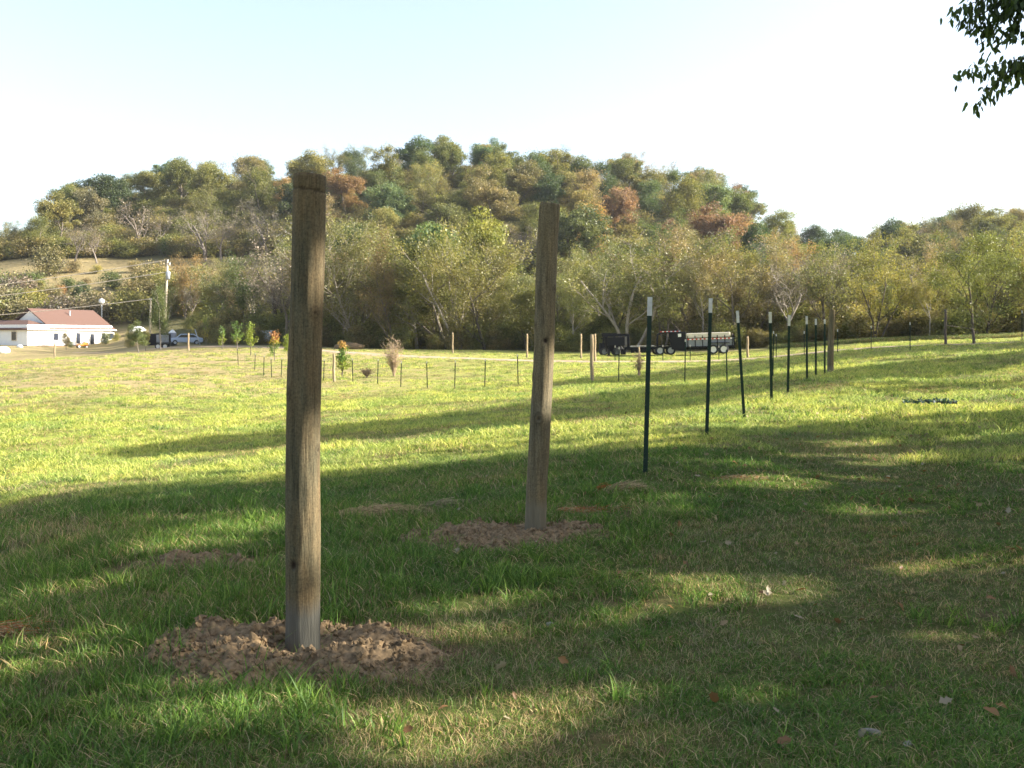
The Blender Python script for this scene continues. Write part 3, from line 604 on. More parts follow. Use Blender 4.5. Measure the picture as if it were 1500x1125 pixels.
TB = [(349, 535, 509, 'short orchard fence post in front of the largest green sapling'), (373, 543, 518, 'orchard fence post just right of the bright green sapling with the dark stem'), (386, 551, 521, 'orchard fence post left of the orange-tipped sapling'),
      (398, 553, 524, 'orchard fence post under the orange-tipped sapling'), (412, 552, 524, 'orchard fence post just left of the nearest wooden post'), (474, 558, 526, 'orchard fence post just right of the nearest wooden post, left of a pale wooden post'),
      (517, 560, 525, 'orchard fence post just right of the small yellow-green tree'), (553, 563, 526, 'orchard fence post between the tan grass tuft and the bare bush'), (587, 567, 529, 'orchard fence post right beside the bare bush'),
      (626, 569, 529, 'first orchard fence post right of the bare bush, in the low part of the field'), (666, 569.5, 528, 'orchard fence post about midway between the bare bush and the second wooden post'),
      (710, 568, 526, 'second orchard fence post left of the second wooden post'), (759, 564, 519, 'orchard fence post just left of the second wooden post'),
      (906, 561, 508, 'orchard fence post right of the brown wooden corner post, before the black trailer'), (1003, 562, 497, 'orchard fence post with white tip before the front of the dump trailer'), (1065, 563, 508, 'orchard fence post before the dump trailer wheels'),
      (1132, 552, 485, 'orchard fence post just behind the fourth tall green post')]
for i, (a, b_, c, lab) in enumerate(TB): t_post(a, b_, a + (1 if i % 3 else -1), c, lab, g2, .10, 1.0)
g3 = 'far metal posts along the drive'
for a, b_, c, lab in ((1137, 524, 489, 'far metal post with white tip just right of the fourth tall green post'), (1178, 522, 485, 'far metal post with white tip just left of the sixth tall green post'), (1227, 517, 482, 'far metal post just right of the wooden end post'),
                      (1276, 513, 477, 'far metal post in the pale grass between the end post and the brace'), (1333, 513, 472, 'far metal post left of the dark wooden brace'), (1497, 501, 455, 'far metal post at the right edge of the photo'),
                      (971, 529, 505, 'thin far metal post before the flatbed trailer wheels'), (1011, 528, 505, 'thin far metal post before the grey dump box'), (1053, 527, 506, 'thin far metal post between the dump trailer wheels'), (901, 528, 506, 'thin far metal post behind the brown corner post')):
    t_post(a, b_, a, c, lab, g3, .16, 1.2)
def wood_post(px, py, pyt, dia, label, mat='post_far', group='small wooden posts in the field'):
    p = ground_at(px, py); Ht = hgt(pyt, p); m = MB(); n = 10
    m.tube([(0.012 * math.sin(k), 0.008 * math.cos(k * 2), -.2 + (Ht + .2) * k / n) for k in range(n + 1)], [dia / 2 * (1.04 - .012 * k + .02 * math.sin(k * 2.2)) for k in range(n + 1)], 14)
    o = m.build('wooden_fence_post', M[mat], None, True); o.location = p; tag(o, label, 'wooden post', group); return o
for a in ((489, 559, 518, .15, 'pale wooden post beside the small yellow-green tree'), (867, 558, 490, .16, 'brown wooden corner post left of the black trailers'), (871.5, 530, 489, .16, 'cream wooden post just behind the brown corner post'),
          (851, 525, 489, .16, 'cream wooden post left of the brown corner post'), (772, 524, 489, .16, 'thin cream wooden post just left of the second wooden post'), (663, 518, 487, .14, 'pale pole against the trees midway to the second wooden post'),
          (1095, 524, 493, .17, 'pale wooden post just right of the dump trailer'), (80, 523, 502, .16, 'pale wooden post on the lawn before the house'), (276, 514, 488, .18, 'pale wooden post by the drive left of the saplings'),
          (936, 551, 508, .09, 'vine covered pale post before the flatbed trailer')): wood_post(*a)
# the H brace at right
b1 = wood_post(1385, 505, 453, .17, 'single dark wooden post with a thin rail, by the pale grass at right', 'bark_dark'); T2 = ground_at(1427, 503.5)
m = MB(); a = b1.location + Vector((0, 0, .55 * hgt(453, b1.location))); b_ = T2 + Vector((0, 0, .95)); m.tube([a, b_], .02, 8); o = m.build('brace_rail', M['bark'], None); tag(o, 'thin grey rail from the dark post to the dark tree trunk at right', 'fence rail')
o = None

# ------------------------------------------------------------------ trees: skeleton + leaves
class Tree:
    """recursive limbs (tapered tubes) and leaf quads gathered round the twigs"""
    def __init__(s, seed): s.rg = random.Random(seed); s.mb = MB(); s.tips = []
    def limb(s, p, d, L_, r, depth, maxd, up=.25, wob=.25, n=5, kids=(2, 4), ratio=.68, spread=.75, first=.35):
        rg = s.rg; pts = [p.copy()]; rads = [r]; dirs = [d.copy()]
        for i in range(n):
            d = (d + Vector((rg.gauss(0, wob), rg.gauss(0, wob), rg.gauss(0, wob * .5) + up * .25)) * .5).normalized()
            p = p + d * (L_ / n); pts.append(p.copy()); rads.append(max(.008, r * (1 - .62 * (i + 1) / n))); dirs.append(d.copy())
            if depth >= maxd - 1: s.tips.append((p.copy(), d.copy(), depth))
        s.mb.tube(pts, rads, 7 if depth == 0 else (5 if depth == 1 else 3), cap=False)
        if depth < maxd:
            for k in range(rg.randint(*kids)):
                i = rg.randint(max(1, int(n * first)), n) if depth == 0 else rg.randint(1, n)
                a = dirs[i].orthogonal().normalized(); a.rotate(Matrix.Rotation(rg.uniform(0, 2 * PI), 3, dirs[i]))
                nd = (dirs[i] * (1 - spread * .5) + a * spread * rg.uniform(.6, 1.1)).normalized()
                s.limb(pts[i], nd, L_ * ratio * rg.uniform(.7, 1.1), rads[i] * .62, depth + 1, maxd, up, wob, max(3, n - 1), kids, ratio, spread, first)
def leaf_quads(C, size, seed, aspect=.75, flat=0.0):
    rg = np.random.default_rng(seed); n = len(C); a = rg.normal(size=(n, 3)); a /= np.linalg.norm(a, axis=1)[:, None]; b_ = rg.normal(size=(n, 3)); b_[:, 2] *= (1 - flat)
    b_ -= (a * b_).sum(1)[:, None] * a; b_ /= np.linalg.norm(b_, axis=1)[:, None]; s = (size * rg.uniform(.55, 1.3, n))[:, None]; a = a * s * .5; b_ = b_ * s * .5 * aspect
    V = np.stack([C - a, C - b_, C + a, C + b_], 1).reshape(-1, 3); return V, np.arange(4 * n).reshape(-1, 4)      # diamond-shaped leaves
PROTO = {}
def make_proto(key, kind, seed):
    rg = random.Random(seed); nr = np.random.default_rng(seed); t = Tree(seed); name = key
    if kind == 'airy':        # 10 m, tall open crown, ascending limbs showing, small leaves
        t.limb(Vector((0, 0, -.5)), Vector((rg.uniform(-.08, .08), 0, 1)), 7.8, .15, 0, 3, .55, .20, 7, (5, 8), .55, .58, .28)
        base = np.array([p for p, d, k in t.tips]); base = base[base[:, 2] > 1.5]
        C = np.repeat(base, max(1, 9500 // len(base)), 0); C = C + nr.normal(size=C.shape) * (.25, .25, .23)
        low = nr.normal(size=(750, 3)) * (1.3, 1.3, 1.4) + (0, 0, 2.4); C = np.concatenate([C, low]); C = C[C[:, 2] > .3]; size = .14
    elif kind == 'fork':      # two or three pale stems from the base, open top
        for k in range(3): t.limb(Vector((rg.uniform(-.3, .3), rg.uniform(-.3, .3), -.5)), Vector((.20 * (k - 1) + rg.uniform(-.1, .1), rg.uniform(-.15, .15), 1)).normalized(), 7.6, .13, 0, 3, .5, .18, 8, (4, 6), .48, .6, .4)
        base = np.array([p for p, d, k in t.tips]); base = base[base[:, 2] > 3.0]
        C = np.repeat(base, max(1, 7000 // len(base)), 0); C = C + nr.normal(size=C.shape) * (.28, .28, .26); size = .155
    elif kind == 'dense':     # round billowing crown of many lobes
        t.limb(Vector((0, 0, -.5)), Vector((0, 0, 1)), 6.5, .2, 0, 2, .3, .2, 6, (4, 6), .5, .8, .4)
        C = []; 
        ax_, ay_ = rg.uniform(2.6, 3.7), rg.uniform(2.6, 3.7); px0, py0 = rg.uniform(-.8, .8), rg.uniform(-.8, .8)
        for k in range(44):
            th, ph = rg.uniform(0, 2 * PI), math.acos(rg.uniform(-.75, 1)); q = rg.uniform(.3, 1.0); hz = q * math.cos(ph); c = np.array([ax_ * q * math.sin(ph) * math.cos(th) + px0 * (hz + .5), ay_ * q * math.sin(ph) * math.sin(th) + py0 * (hz + .5), 5.7 + 4.0 * hz]); rr = rg.uniform(.45, 1.25)
            nn = int(360 * rr ** 1.5) + 90; v = nr.normal(size=(nn, 3)); v /= np.linalg.norm(v, axis=1)[:, None]; v *= (rr * nr.uniform(.3, 1.25, nn) ** .7)[:, None]; v[:, 2] *= .85; C.append(c + v)
        C = np.concatenate(C); size = .20
    elif kind == 'oval':      # narrower, taller, ragged edge
        t.limb(Vector((0, 0, -.5)), Vector((0, 0, 1)), 7.5, .17, 0, 2, .5, .18, 7, (5, 7), .4, .7, .25)
        C = []
        for k in range(34):
            z = rg.uniform(2.6, 9.4); wr = 2.3 * math.sin(PI * ((z - 1.6) / 8.8)) ** .6; th = rg.uniform(0, 2 * PI); q = rg.uniform(.3, 1) * wr; rr = rg.uniform(.5, 1.1)
            v = nr.normal(size=(380, 3)) * rr * .62; v[:, 2] *= 1.1; C.append(np.array([q * math.cos(th), q * math.sin(th), z]) + v)
        C = np.concatenate(C); size = .185
    elif kind == 'bare':      # mostly leafless, fan of pale twigs
        t.limb(Vector((0, 0, -.5)), Vector((0, 0, 1)), 5.5, .2, 0, 4, .5, .22, 6, (4, 5), .62, .7, .3)
        base = np.array([p for p, d, k in t.tips]); k_ = nr.choice(len(base), 1500); C = base[k_] + nr.normal(size=(1500, 3)) * .3; size = .16
    elif kind == 'bush':      # foliage to the ground
        for k in range(5): t.limb(Vector((rg.uniform(-.5, .5), rg.uniform(-.5, .5), -.3)), Vector((rg.uniform(-.5, .5), rg.uniform(-.5, .5), 1)).normalized(), 3, .06, 0, 1, .3, .3, 5, (3, 4), .5, .7, .2)
        C = []
        for k in range(26):
            th = rg.uniform(0, 2 * PI); z = rg.uniform(.3, 3.6); q = rg.uniform(0, 1) * 2.3 * math.sqrt(max(.05, 1 - (z / 4.2) ** 2)); v = nr.normal(size=(130, 3)) * rg.uniform(.35, .6)
            C.append(np.array([q * math.cos(th), q * math.sin(th), z]) + v)
        C = np.concatenate(C); C = C[C[:, 2] > 0]; size = .22
    V, Q = leaf_quads(C, size, seed)
    cm = np_mesh(name + '_crown', V, Q); top = float(V[:, 2].max()); wid = float(np.percentile(np.abs(V[:, 0]), 96))
    tm = bpy.data.meshes.new(name + '_trunk'); tm.from_pydata(t.mb.v, [], t.mb.f); tm.update()
    cm.materials.append(M['leaf']); tm.materials.append(M['bark']); tm.shade_smooth()
    PROTO.setdefault(kind, []).append((tm, cm, top, wid))
for i in range(4): make_proto('airy', 'airy', 20 + i)
for i in range(3): make_proto('fork', 'fork', 40 + i)
for i in range(6): make_proto('dense', 'dense', 60 + i)
for i in range(3): make_proto('oval', 'oval', 80 + i)
for i in range(3): make_proto('bare', 'bare', 90 + i)
for i in range(2): make_proto('bush', 'bush', 100 + i)

PAL = {  # kind of colour -> (albedo, words)
 'olive': ((0.185, 0.182, 0.072), 'olive green'), 'yellow': ((0.25, 0.235, 0.078), 'yellow-green'), 'dark': ((0.075, 0.105, 0.048), 'dark green'), 'mid': ((0.125, 0.15, 0.06), 'mid green'),
 'brown': ((0.23, 0.19, 0.11), 'brownish'), 'rust': ((0.23, 0.14, 0.09), 'rust red'), 'orange': ((0.30, 0.20, 0.10), 'orange'), 'tan': ((0.20, 0.17, 0.135), 'nearly bare tan'), 'blue': ((0.12, 0.165, 0.085), 'bluish green'), 'gold': ((0.235, 0.21, 0.09), 'golden')}
SHAPE = {'airy': 'open-crowned tree', 'fork': 'fork-stemmed tree', 'dense': 'round-crowned tree', 'oval': 'tall narrow tree', 'bare': 'fan-shaped tree', 'bush': 'bushy tree'}
TREES = []   # dicts
def put_tree(px, D, ytop, kind, colr, zone, wscale=1.0, bark='bark', p=None, group=None, label=None, name='tree'):
    p = p or at(px, D); Ht = max(2.0, hgt(ytop, p)); k = random.randrange(len(PROTO[kind])); tm, cm, top, wid = PROTO[kind][k]; s = Ht / top
    o = empty(name, p, random.uniform(0, 2 * PI)); sw = s * wscale; o.scale = (sw, sw, s); tag(o, label, 'tree', group)
    t = bpy.data.objects.new('trunk', tm); COL.objects.link(t); t.parent = o; t.material_slots[0].link = 'OBJECT'; t.material_slots[0].material = M[bark]
    c = bpy.data.objects.new('crown', cm); COL.objects.link(c); c.parent = o
    b_ = PAL[colr][0]; j = random.uniform(.82, 1.2); c.color = (min(1, b_[0] * j * random.uniform(.92, 1.1)), min(1, b_[1] * j), b_[2] * j * random.uniform(.85, 1.15), 1)
    if label is None: TREES.append(dict(o=o, px=px, D=D, y=ytop, kind=kind, col=colr, zone=zone, h=Ht))
    return o
def pick(ws): return random.choices([w[0] for w in ws], [w[1] for w in ws])[0]

# hill: one tree per crown that can be told apart
HILL_SPEC = [(575, 262, 'dense', 'blue', 1.15), (1085, 268, 'dense', 'dark', 1.15), (905, 272, 'dense', 'rust', 1.0), (870, 290, 'oval', 'orange', 1.0), (1090, 312, 'dense', 'orange', .8), (975, 318, 'dense', 'rust', .5), (760, 232, 'dense', 'brown', 1.1),
             (840, 240, 'dense', 'rust', .7), (1105, 320, 'dense', 'dark', .9), (560, 300, 'dense', 'gold', .9), (520, 275, 'dense', 'orange', .5), (720, 240, 'dense', 'brown', 1.2), (850, 275, 'dense', 'gold', .9), (425, 258, 'dense', 'orange', .8),
             (1000, 250, 'oval', 'olive', 1.2), (965, 232, 'bare', 'tan', 1.0), (885, 230, 'oval', 'dark', .9), (455, 222, 'bare', 'tan', .8), (140, 270, 'bare', 'tan', .8), (205, 293, 'bare', 'tan', 1.2), (110, 318, 'bare', 'tan', 1.3), (142, 322, 'bare', 'tan', 1.0),
             (300, 300, 'bare', 'tan', 1.2), (325, 305, 'bare', 'tan', 1.2), (390, 305, 'bare', 'tan', 1.0), (245, 340, 'bush', 'mid', .8), (75, 353, 'bush', 'brown', 1.3), (1420, 288, 'oval', 'olive', 1.2), (735, 208, 'dense', 'mid', 1.0), (660, 207, 'dense', 'mid', 1.0),
             (570, 212, 'dense', 'olive', 1.1), (265, 230, 'dense', 'olive', 1.3), (90, 278, 'dense', 'olive', 1.2), (190, 250, 'oval', 'olive', .9), (920, 222, 'dense', 'olive', 1.2), (1020, 243, 'dense', 'olive', 1.1), (1040, 248, 'dense', 'brown', 1.0), (845, 228, 'dense', 'mid', 1.0),
             (1320, 322, 'dense', 'rust', .4), (620, 212, 'oval', 'mid', .9), (1300, 318, 'dense', 'dark', .8), (1190, 328, 'dense', 'dark', .9), (1215, 334, 'dense', 'dark', .9), (1240, 340, 'dense', 'dark', .8), (1150, 312, 'bare', 'tan', .6), (800, 235, 'dense', 'dark', 1.1)]
crest_y = lambda px: float(np.interp(px, [c[0] for c in CREST], [c[1] for c in CREST]))
placed = []
def free(x, y, d): return all((x - a) ** 2 + (y - b_) ** 2 > d * d for a, b_ in placed)
for px, yt, kind, colr, sc in HILL_SPEC:
    best = None; hh = {'dense': 13, 'oval': 15, 'bare': 12, 'bush': 6.5}[kind] * (sc ** .6)
    for D in np.arange(205, 345, 3.0):
        if px < 430 and D < 232 and kind != 'bush' : continue
        p = at(px, D); e = abs(hgt(yt, p) - hh)
        if best is None or e < best[0]: best = (e, D, p)
    D, p = best[1], best[2]; placed.append((p.x, p.y)); put_tree(px, D, yt, kind, colr, 'hill', 1.05 + .2 * (sc > 1), p=p, bark='bark_twig' if kind == 'bare' else 'bark')
    TREES[-1]['h'] = hgt(yt, p)
nh = 0; tries = 0
while nh < 128 and tries < 20000:
    tries += 1; px = random.uniform(-70, 1580); D = random.uniform(196, 342)
    if px < 440: dmin = 234
    else: dmin = 196
    if px > 1130: dmin = 225
    if D < dmin: continue
    p = at(px, D)
    if not free(p.x, p.y, 9.4 + 0.5 * (D > 290)): continue
    Ht = random.uniform(10.5, 16)
    ytop = HY - (p.z + Ht - EYE) * F / D
    lim = crest_y(px) - 4
    if D > 312: ytop = min(max(ytop, lim - 14), lim + 12) 
    ytop = max(ytop, lim - 12); low = (ytop - crest_y(px)) > 75
    ws = [('olive', 6), ('mid', 3), ('dark', 1.8), ('brown', 1.5), ('yellow', 1.3), ('rust', .6), ('orange', .4), ('gold', .5), ('blue', .8)]
    if low: ws = [('dark', 4), ('olive', 3), ('mid', 2.5), ('brown', 1.5), ('yellow', .6), ('rust', .2)]
    kd = pick([('dense', 6), ('oval', 2.5), ('airy', 3), ('bare', .5)]); colr = 'tan' if kd == 'bare' else pick(ws)
    placed.append((p.x, p.y)); put_tree(px, D, ytop, kd, colr, 'hill', random.uniform(1.15, 1.5), p=p, bark='bark_twig' if kd == 'bare' else 'bark'); nh += 1

# tree line behind the field
TOPX = [-60, 0, 60, 150, 210, 250, 300, 350, 400, 470, 520, 560, 620, 680, 715, 740, 775, 830, 900, 960, 1040, 1100, 1170, 1220, 1260, 1320, 1400, 1450, 1500, 1600]
TOPY = [415, 418, 410, 420, 412, 392, 385, 358, 345, 312, 306, 322, 322, 302, 330, 388, 366, 348, 328, 332, 314, 334, 334, 352, 346, 338, 324, 334, 318, 312]
FDX = [-60, 150, 260, 330, 430, 560, 700, 950, 1200, 1400, 1500, 1600]; FDY = [186, 184, 165, 124, 117, 112, 107, 98, 89, 84, 82, 82]
LINE_SPEC = [(672, 0, 318, 'fork', 'yellow', 'bark_pale', 1.0), (925, 0, 332, 'fork', 'olive', 'bark_pale', 1.5), (1442, 0, 335, 'airy', 'olive', 'bark_dark', 1.2), (500, 1, 308, 'airy', 'olive', 'bark_pale', 1.2), (575, 0, 322, 'airy', 'brown', 'bark', .9),
             (1110, 1, 336, 'airy', 'brown', 'bark', 1.3), (1180, 3, 334, 'airy', 'orange', 'bark', 1.2), (1285, 0, 362, 'fork', 'yellow', 'bark_dark', 1.1), (640, 3, 322, 'dense', 'blue', 'bark', .8), (700, 4, 300, 'dense', 'yellow', 'bark', .9),
             (272, 2, 366, 'airy', 'orange', 'bark', 1.3), (1015, 1, 318, 'airy', 'brown', 'bark', 1.2), (840, 2, 345, 'airy', 'yellow', 'bark', 1.1), (118, 0, 410, 'dense', 'dark', 'bark_dark', .9), (1500, 0, 320, 'airy', 'yellow', 'bark', 1.1)]
lp = []
put_tree(1427, T2.y, 322, 'airy', 'olive', 'line', 1.15, 'bark_dark', T2, None, 'slender dark-stemmed tree standing nearest the field, beside the dark post at right')
for px, row, yt, kd, colr, bk, ws in LINE_SPEC:
    D = float(np.interp(px, FDX, FDY)) + 1.5 + row * 6; p = at(px, D); lp.append((p.x, p.y, 3.6)); put_tree(px, D, yt, kd, colr, 'line', ws, bk, p)
for row, (off, sp) in enumerate(((0.5, 4.0), (7, 4.8), (14, 5.6), (24, 6.5))):
    px = -50 + row * 17
    while px < 1590:
        D = float(np.interp(px, FDX, FDY)) + off + random.uniform(-1.5, 2.5); step = sp * F / D; px += step * random.uniform(.75, 1.25)
        p = at(px, D)
        if not all((p.x - a) ** 2 + (p.y - b_) ** 2 > r * r * .5 for a, b_, r in lp): continue
        ty = float(np.interp(px, TOPX, TOPY)); by = HY - (p.z - EYE) * F / D
        if row < 2: ty = ty + (by - ty) * random.uniform(.02, .42)
        else: ty = ty + (by - ty) * random.uniform(-.03, .1)
        if px < 200: kd = pick([('bush', 5), ('dense', 3), ('airy', 2)]); colr = pick([('olive', 4), ('brown', 3), ('yellow', 2), ('mid', 1), ('orange', .6)])
        else: kd = pick([('airy', 7), ('oval', 1.2), ('fork', 1.0), ('dense', .5), ('bare', 1.4 if row < 2 else .4)]); colr = pick([('olive', 7), ('yellow', 3), ('brown', 1.2), ('mid', 2.2), ('gold', .3)])
        if kd == 'bare': colr = 'tan'
        lp.append((p.x, p.y, 3)); put_tree(px, D, ty, kd, colr, 'line', random.uniform(1.05, 1.4), pick([('bark_pale', 4), ('bark', 4), ('bark_dark', 2)]), p)
# scrub on the slope behind the house
k = 0
while k < 70:
    px = random.uniform(-50, 440); D = random.uniform(174, 204) if k < 64 else random.uniform(206, 228); p = at(px, D)
    if px < 180 and D > 222: continue
    if not all((p.x - a) ** 2 + (p.y - b_) ** 2 > 11 for a, b_, r in lp): continue
    lp.append((p.x, p.y, 3)); k += 1; yt = HY - (p.z + random.uniform(3.0, 6.0) * (1.25 if D < 200 else (.9 if D < 212 else .55)) - EYE) * F / D
    put_tree(px, D, yt, 'bush', pick([('olive', 4), ('brown', 3), ('yellow', 2), ('tan', 2), ('mid', 1)]), 'scrub', 1.5, p=p, name='shrub')

# brush under the tree line and between the hill trees: a mass nobody could count
def brush():
    out = []
    for kd in ('bush',):
        for k, (tm, cm, top, wid) in enumerate(PROTO[kd]):
            for cn, m in (('mid', M['brush_a']), ('brown', M['brush_b'])):
                me = cm.copy(); me.materials.clear(); out.append(mesh_obj('brush%d%s' % (k, cn), me, m, link=False))
    col = hidden_collection('brush_parts', out); P = []; S = []
    for k in range(520):
        px = random.uniform(200, 1620); dd = random.uniform(.8, 22); D = float(np.interp(px, FDX, FDY)) + dd; p = at(px, D); P.append(p); s = random.uniform(.3, .65) if dd < 6 else random.uniform(.4, 1.0); S.append((s * 1.2, s * 1.2, s))
    for k in range(1500):
        px = random.uniform(-80, 1620); D = random.uniform(238 if px < 440 else 140, 345); p = at(px, D); P.append(p); s = random.uniform(.6, 1.15); S.append((s * 1.8, s * 1.8, s))
    n = len(P); P = np.array([tuple(p) for p in P])
    scatter('undergrowth', P, np.column_stack([np.zeros(n), np.zeros(n), rng.uniform(0, 6.28, n)]), np.array(S), rng.integers(0, 4, n), col, 'tangled olive and brown brush growing below and between the trees', 'undergrowth')
M['brush_a'] = leaf_mat('brush_leaves', (0.21, 0.21, 0.08), .45, .45); M['brush_b'] = leaf_mat('brown_brush_leaves', (0.24, 0.20, 0.10), .45, .45)
brush()
# tall pale grass along the foot of the trees at right
def edge_grass():
    n = 2600; px = rng.uniform(1130, 1620, n); D = np.interp(px, FDX, FDY) - rng.uniform(.2, 3.5, n); x = (px - CX) / F * D; s = rng.uniform(3.5, 5, n)
    scatter('pale_tall_grass', np.column_stack([x, D, H(x, D)]), np.column_stack([rng.normal(0, .1, n), rng.normal(0, .1, n), rng.uniform(0, 6.28, n)]), np.column_stack([s, s, s * 1.3]), np.full(n, 4), gcol, 'pale tall dry grass along the foot of the trees at right', 'tall grass')
edge_grass()

# ------------------------------------------------------------------ shade trees standing right of the view; they throw the long shadows over the grass
def in_poly(px, py, poly):
    c = np.zeros(len(px), bool); n = len(poly)
    for i in range(n):
        x0, y0 = poly[i]; x1, y1 = poly[(i + 1) % n]
        if y0 == y1: continue
        c ^= ((y0 > py) != (y1 > py)) & (px < (x1 - x0) * (py - y0) / (y1 - y0) + x0)
    return c
def sun_foot(P):
    """where the shadow of each point falls on the ground"""
    T = math.tan(R(SUN_EL)); L_ = P[:, 2] / T
    for _ in range(4): L_ = (P[:, 2] - H(P[:, 0] - L_ * SH.x, P[:, 1] - L_ * SH.y)) / T
    return P[:, 0] - L_ * SH.x, P[:, 1] - L_ * SH.y
EDGE = [(-900, 800), (0, 742), (150, 722), (420, 703), (600, 690), (750, 672), (900, 658), (1000, 645), (1100, 634), (1220, 626), (1330, 616), (1500, 606), (1700, 590), (2600, 560)]
DARK1 = EDGE + [(2600, 6000), (-3000, 6000), (-900, 900)]
LIT = [[(120, 803), (200, 783), (330, 768), (420, 760), (425, 792), (330, 808), (200, 824), (130, 822)],
       [(790, 915), (900, 882), (1000, 862), (1130, 850), (1195, 860), (1060, 888), (950, 908), (850, 928), (780, 930)],
       [(560, 888), (700, 868), (810, 850), (830, 878), (700, 905), (570, 908)], [(1240, 905), (1320, 898), (1430, 922), (1460, 942), (1350, 947), (1260, 927)],
       [(1260, 828), (1420, 812), (1510, 826), (1450, 845), (1300, 847)], [(60, 1035), (250, 1004), (500, 1012), (520, 1060), (400, 1092), (120, 1092)],
       [(560, 1062), (700, 1040), (900, 1010), (1150, 1000), (1190, 1018), (1000, 1058), (760, 1092), (600, 1100)], [(1020, 706), (1150, 688), (1350, 702), (1250, 712), (1100, 722)], [(1350, 640), (1500, 626), (1520, 640), (1400, 652)],
       [(200, 940), (420, 962), (600, 946), (560, 985), (260, 985)], [(1180, 650), (1330, 640), (1350, 650), (1200, 664)]]
BAND1 = [(165, 664), (300, 645), (500, 628), (700, 604), (1000, 563), (1080, 556), (1220, 546), (1360, 530), (1500, 513), (1700, 490), (1700, 505), (1500, 527), (1430, 545), (1360, 552), (1250, 553), (1080, 574), (1000, 598), (700, 630), (500, 646), (300, 662), (165, 671)]
BAND2 = [(820, 562), (866, 558), (940, 550), (1036, 541), (1080, 535), (1150, 527), (1276, 513), (1360, 507), (1416, 505), (1560, 500), (1560, 506), (1416, 511), (1332, 516), (1164, 532), (1100, 545), (1000, 555), (920, 568), (820, 575)]
def shade_tree(loc, ells, dark, lits, n, size, label, seed, keep_off=True, rays=(), limbs=10):
    nr = np.random.default_rng(seed); rg = random.Random(seed); base = Vector((loc[0], loc[1], h1(loc[0], loc[1])))
    o = empty('shade_tree', base); tag(o, label, 'tree'); C = []
    tot = sum(e[3] * e[4] * e[5] for e in ells)
    for ex, ey, ez, rx, ry, rz in ells:
        k = int(n * rx * ry * rz / tot); v = nr.normal(size=(k, 3)); v /= np.linalg.norm(v, axis=1)[:, None]; v *= (nr.random(k) ** (1 / 2.4))[:, None]; C.append(v * (rx, ry, rz) + (ex, ey, ez + base.z))
    C = np.concatenate(C); gx, gy = sun_foot(C); ok = gy > 1.2; px = np.where(ok, CX + F * gx / np.maximum(gy, 1.2), 0); py = np.where(ok, HY + F * (EYE - H(gx, gy)) / np.maximum(gy, 1.2), 9000)
    px = px + nr.normal(0, 5, len(px)); py = py + nr.normal(0, 2.2, len(px))
    inside = in_poly(px, py, dark); off = (~ok) | (py > 1300) | (px > 1750) | (px < -500)
    keep = inside | (off if keep_off else False)
    for q in lits: keep &= ~in_poly(px, py, q)  # crown shape culled so sun patches and shadow edges fall as outlined
    if lits: keep &= (fbm(gx * 0.75 + 31, gy * 1.9 + 7, 2) < 0.655) | off
    for q0, rad in rays:                                   # gaps in the crown that let the sun reach the near post
        d = C - np.array(q0); t = d @ np.array(SD); dist = np.linalg.norm(d - t[:, None] * np.array(SD), axis=1); keep &= dist > rad
    vx = C[:, 0] / C[:, 1]; top = EYE + (HY + 30) / F * C[:, 1]; keep &= ~((C[:, 1] > 0) & (vx < .58) & (C[:, 2] < top + .6))    # nothing of the crown hangs into the view here
    C = C[keep]; V, Q = leaf_quads(C - np.array(base), size, seed, .7)
    cr = mesh_obj('crown', np_mesh('shade_crown', V, Q), M['leaf_shade'], o)
    ex, ey, ez, rx, ry, rz = ells[0]; mb = MB(); hgt_ = ez; tr = max(.16, .03 * (ez + rz))
    mb.tube([(0.06 * math.sin(k * 1.3), .05 * math.cos(k), -.3 + (ez + rz * .6 + .3) * k / 8) for k in range(9)], [tr * (1.25 if k == 0 else 1) * (1 - .1 * k) for k in range(9)], 12, cap=False)
    for k in range(limbs):
        e = rg.choice(ells); z0 = rg.uniform(.25, .8) * ez; tgt = Vector((e[0] - base.x + rg.uniform(-.7, .7) * e[3], e[1] - base.y + rg.uniform(-.7, .7) * e[4], e[2] + rg.uniform(-.3, .7) * e[5])); a = Vector((0, 0, min(z0, tgt.z)))
        mb.tube([a + (tgt - a) * t + Vector((0, 0, .5 * math.sin(PI * t) * (1 if t < .9 else 0))) for t in (0, .25, .5, .75, 1)], [tr * .4 * (1 - .8 * t) for t in (0, .25, .5, .75, 1)], 6, cap=False)
    mb.build('trunk', M['bark_dark'], o, True); return o, base
pt = P1
ray_a = (tuple(P1 + Vector((0.05, -.05, 0.75))), .34); ray_a2 = (tuple(P1 + Vector((0.05, -.05, 0.95))), .26); ray_b = (tuple(P1 + Vector((0.07, -.03, 1.9))), .16)
rays = (ray_a, ray_a2, ray_b)
treeA, baseA = shade_tree((15.5, 9), [(15, 9, 7.0, 4.6, 5.5, 5.0), (14.5, 4, 5.5, 3.5, 4, 4.4), (16.5, 12.5, 6.0, 3.5, 3.8, 4.8)], DARK1, LIT, 70000, .24, 'big dark leafy tree just outside the right edge, one drooping branch showing at top right', 5, True, rays, 16)
shade_tree((22, 13.5), [(22, 13.5, 8.5, 5, 4.5, 7.5), (22, 17, 6.5, 4, 3.5, 5.5), (21.5, 9, 8, 4, 4, 6)], DARK1, LIT, 70000, .27, 'tall leafy shade tree right of the view behind the nearest shade tree', 6, True, rays, 14)
shade_tree((24, 2.5), [(24, 3.5, 8, 5, 5, 7), (23, -3, 7, 4, 5, 6)], DARK1, LIT, 50000, .27, 'broad shade tree standing to the right of the viewer', 8, True, rays, 14)
shade_tree((33, 24), [(33, 24, 12, 4, 5, 7), (33, 21, 12, 3, 3, 7)], BAND1, [], 90000, .36, 'tall narrow tree farther off to the right, throwing the thin shadow across the field', 9, False, (), 10)
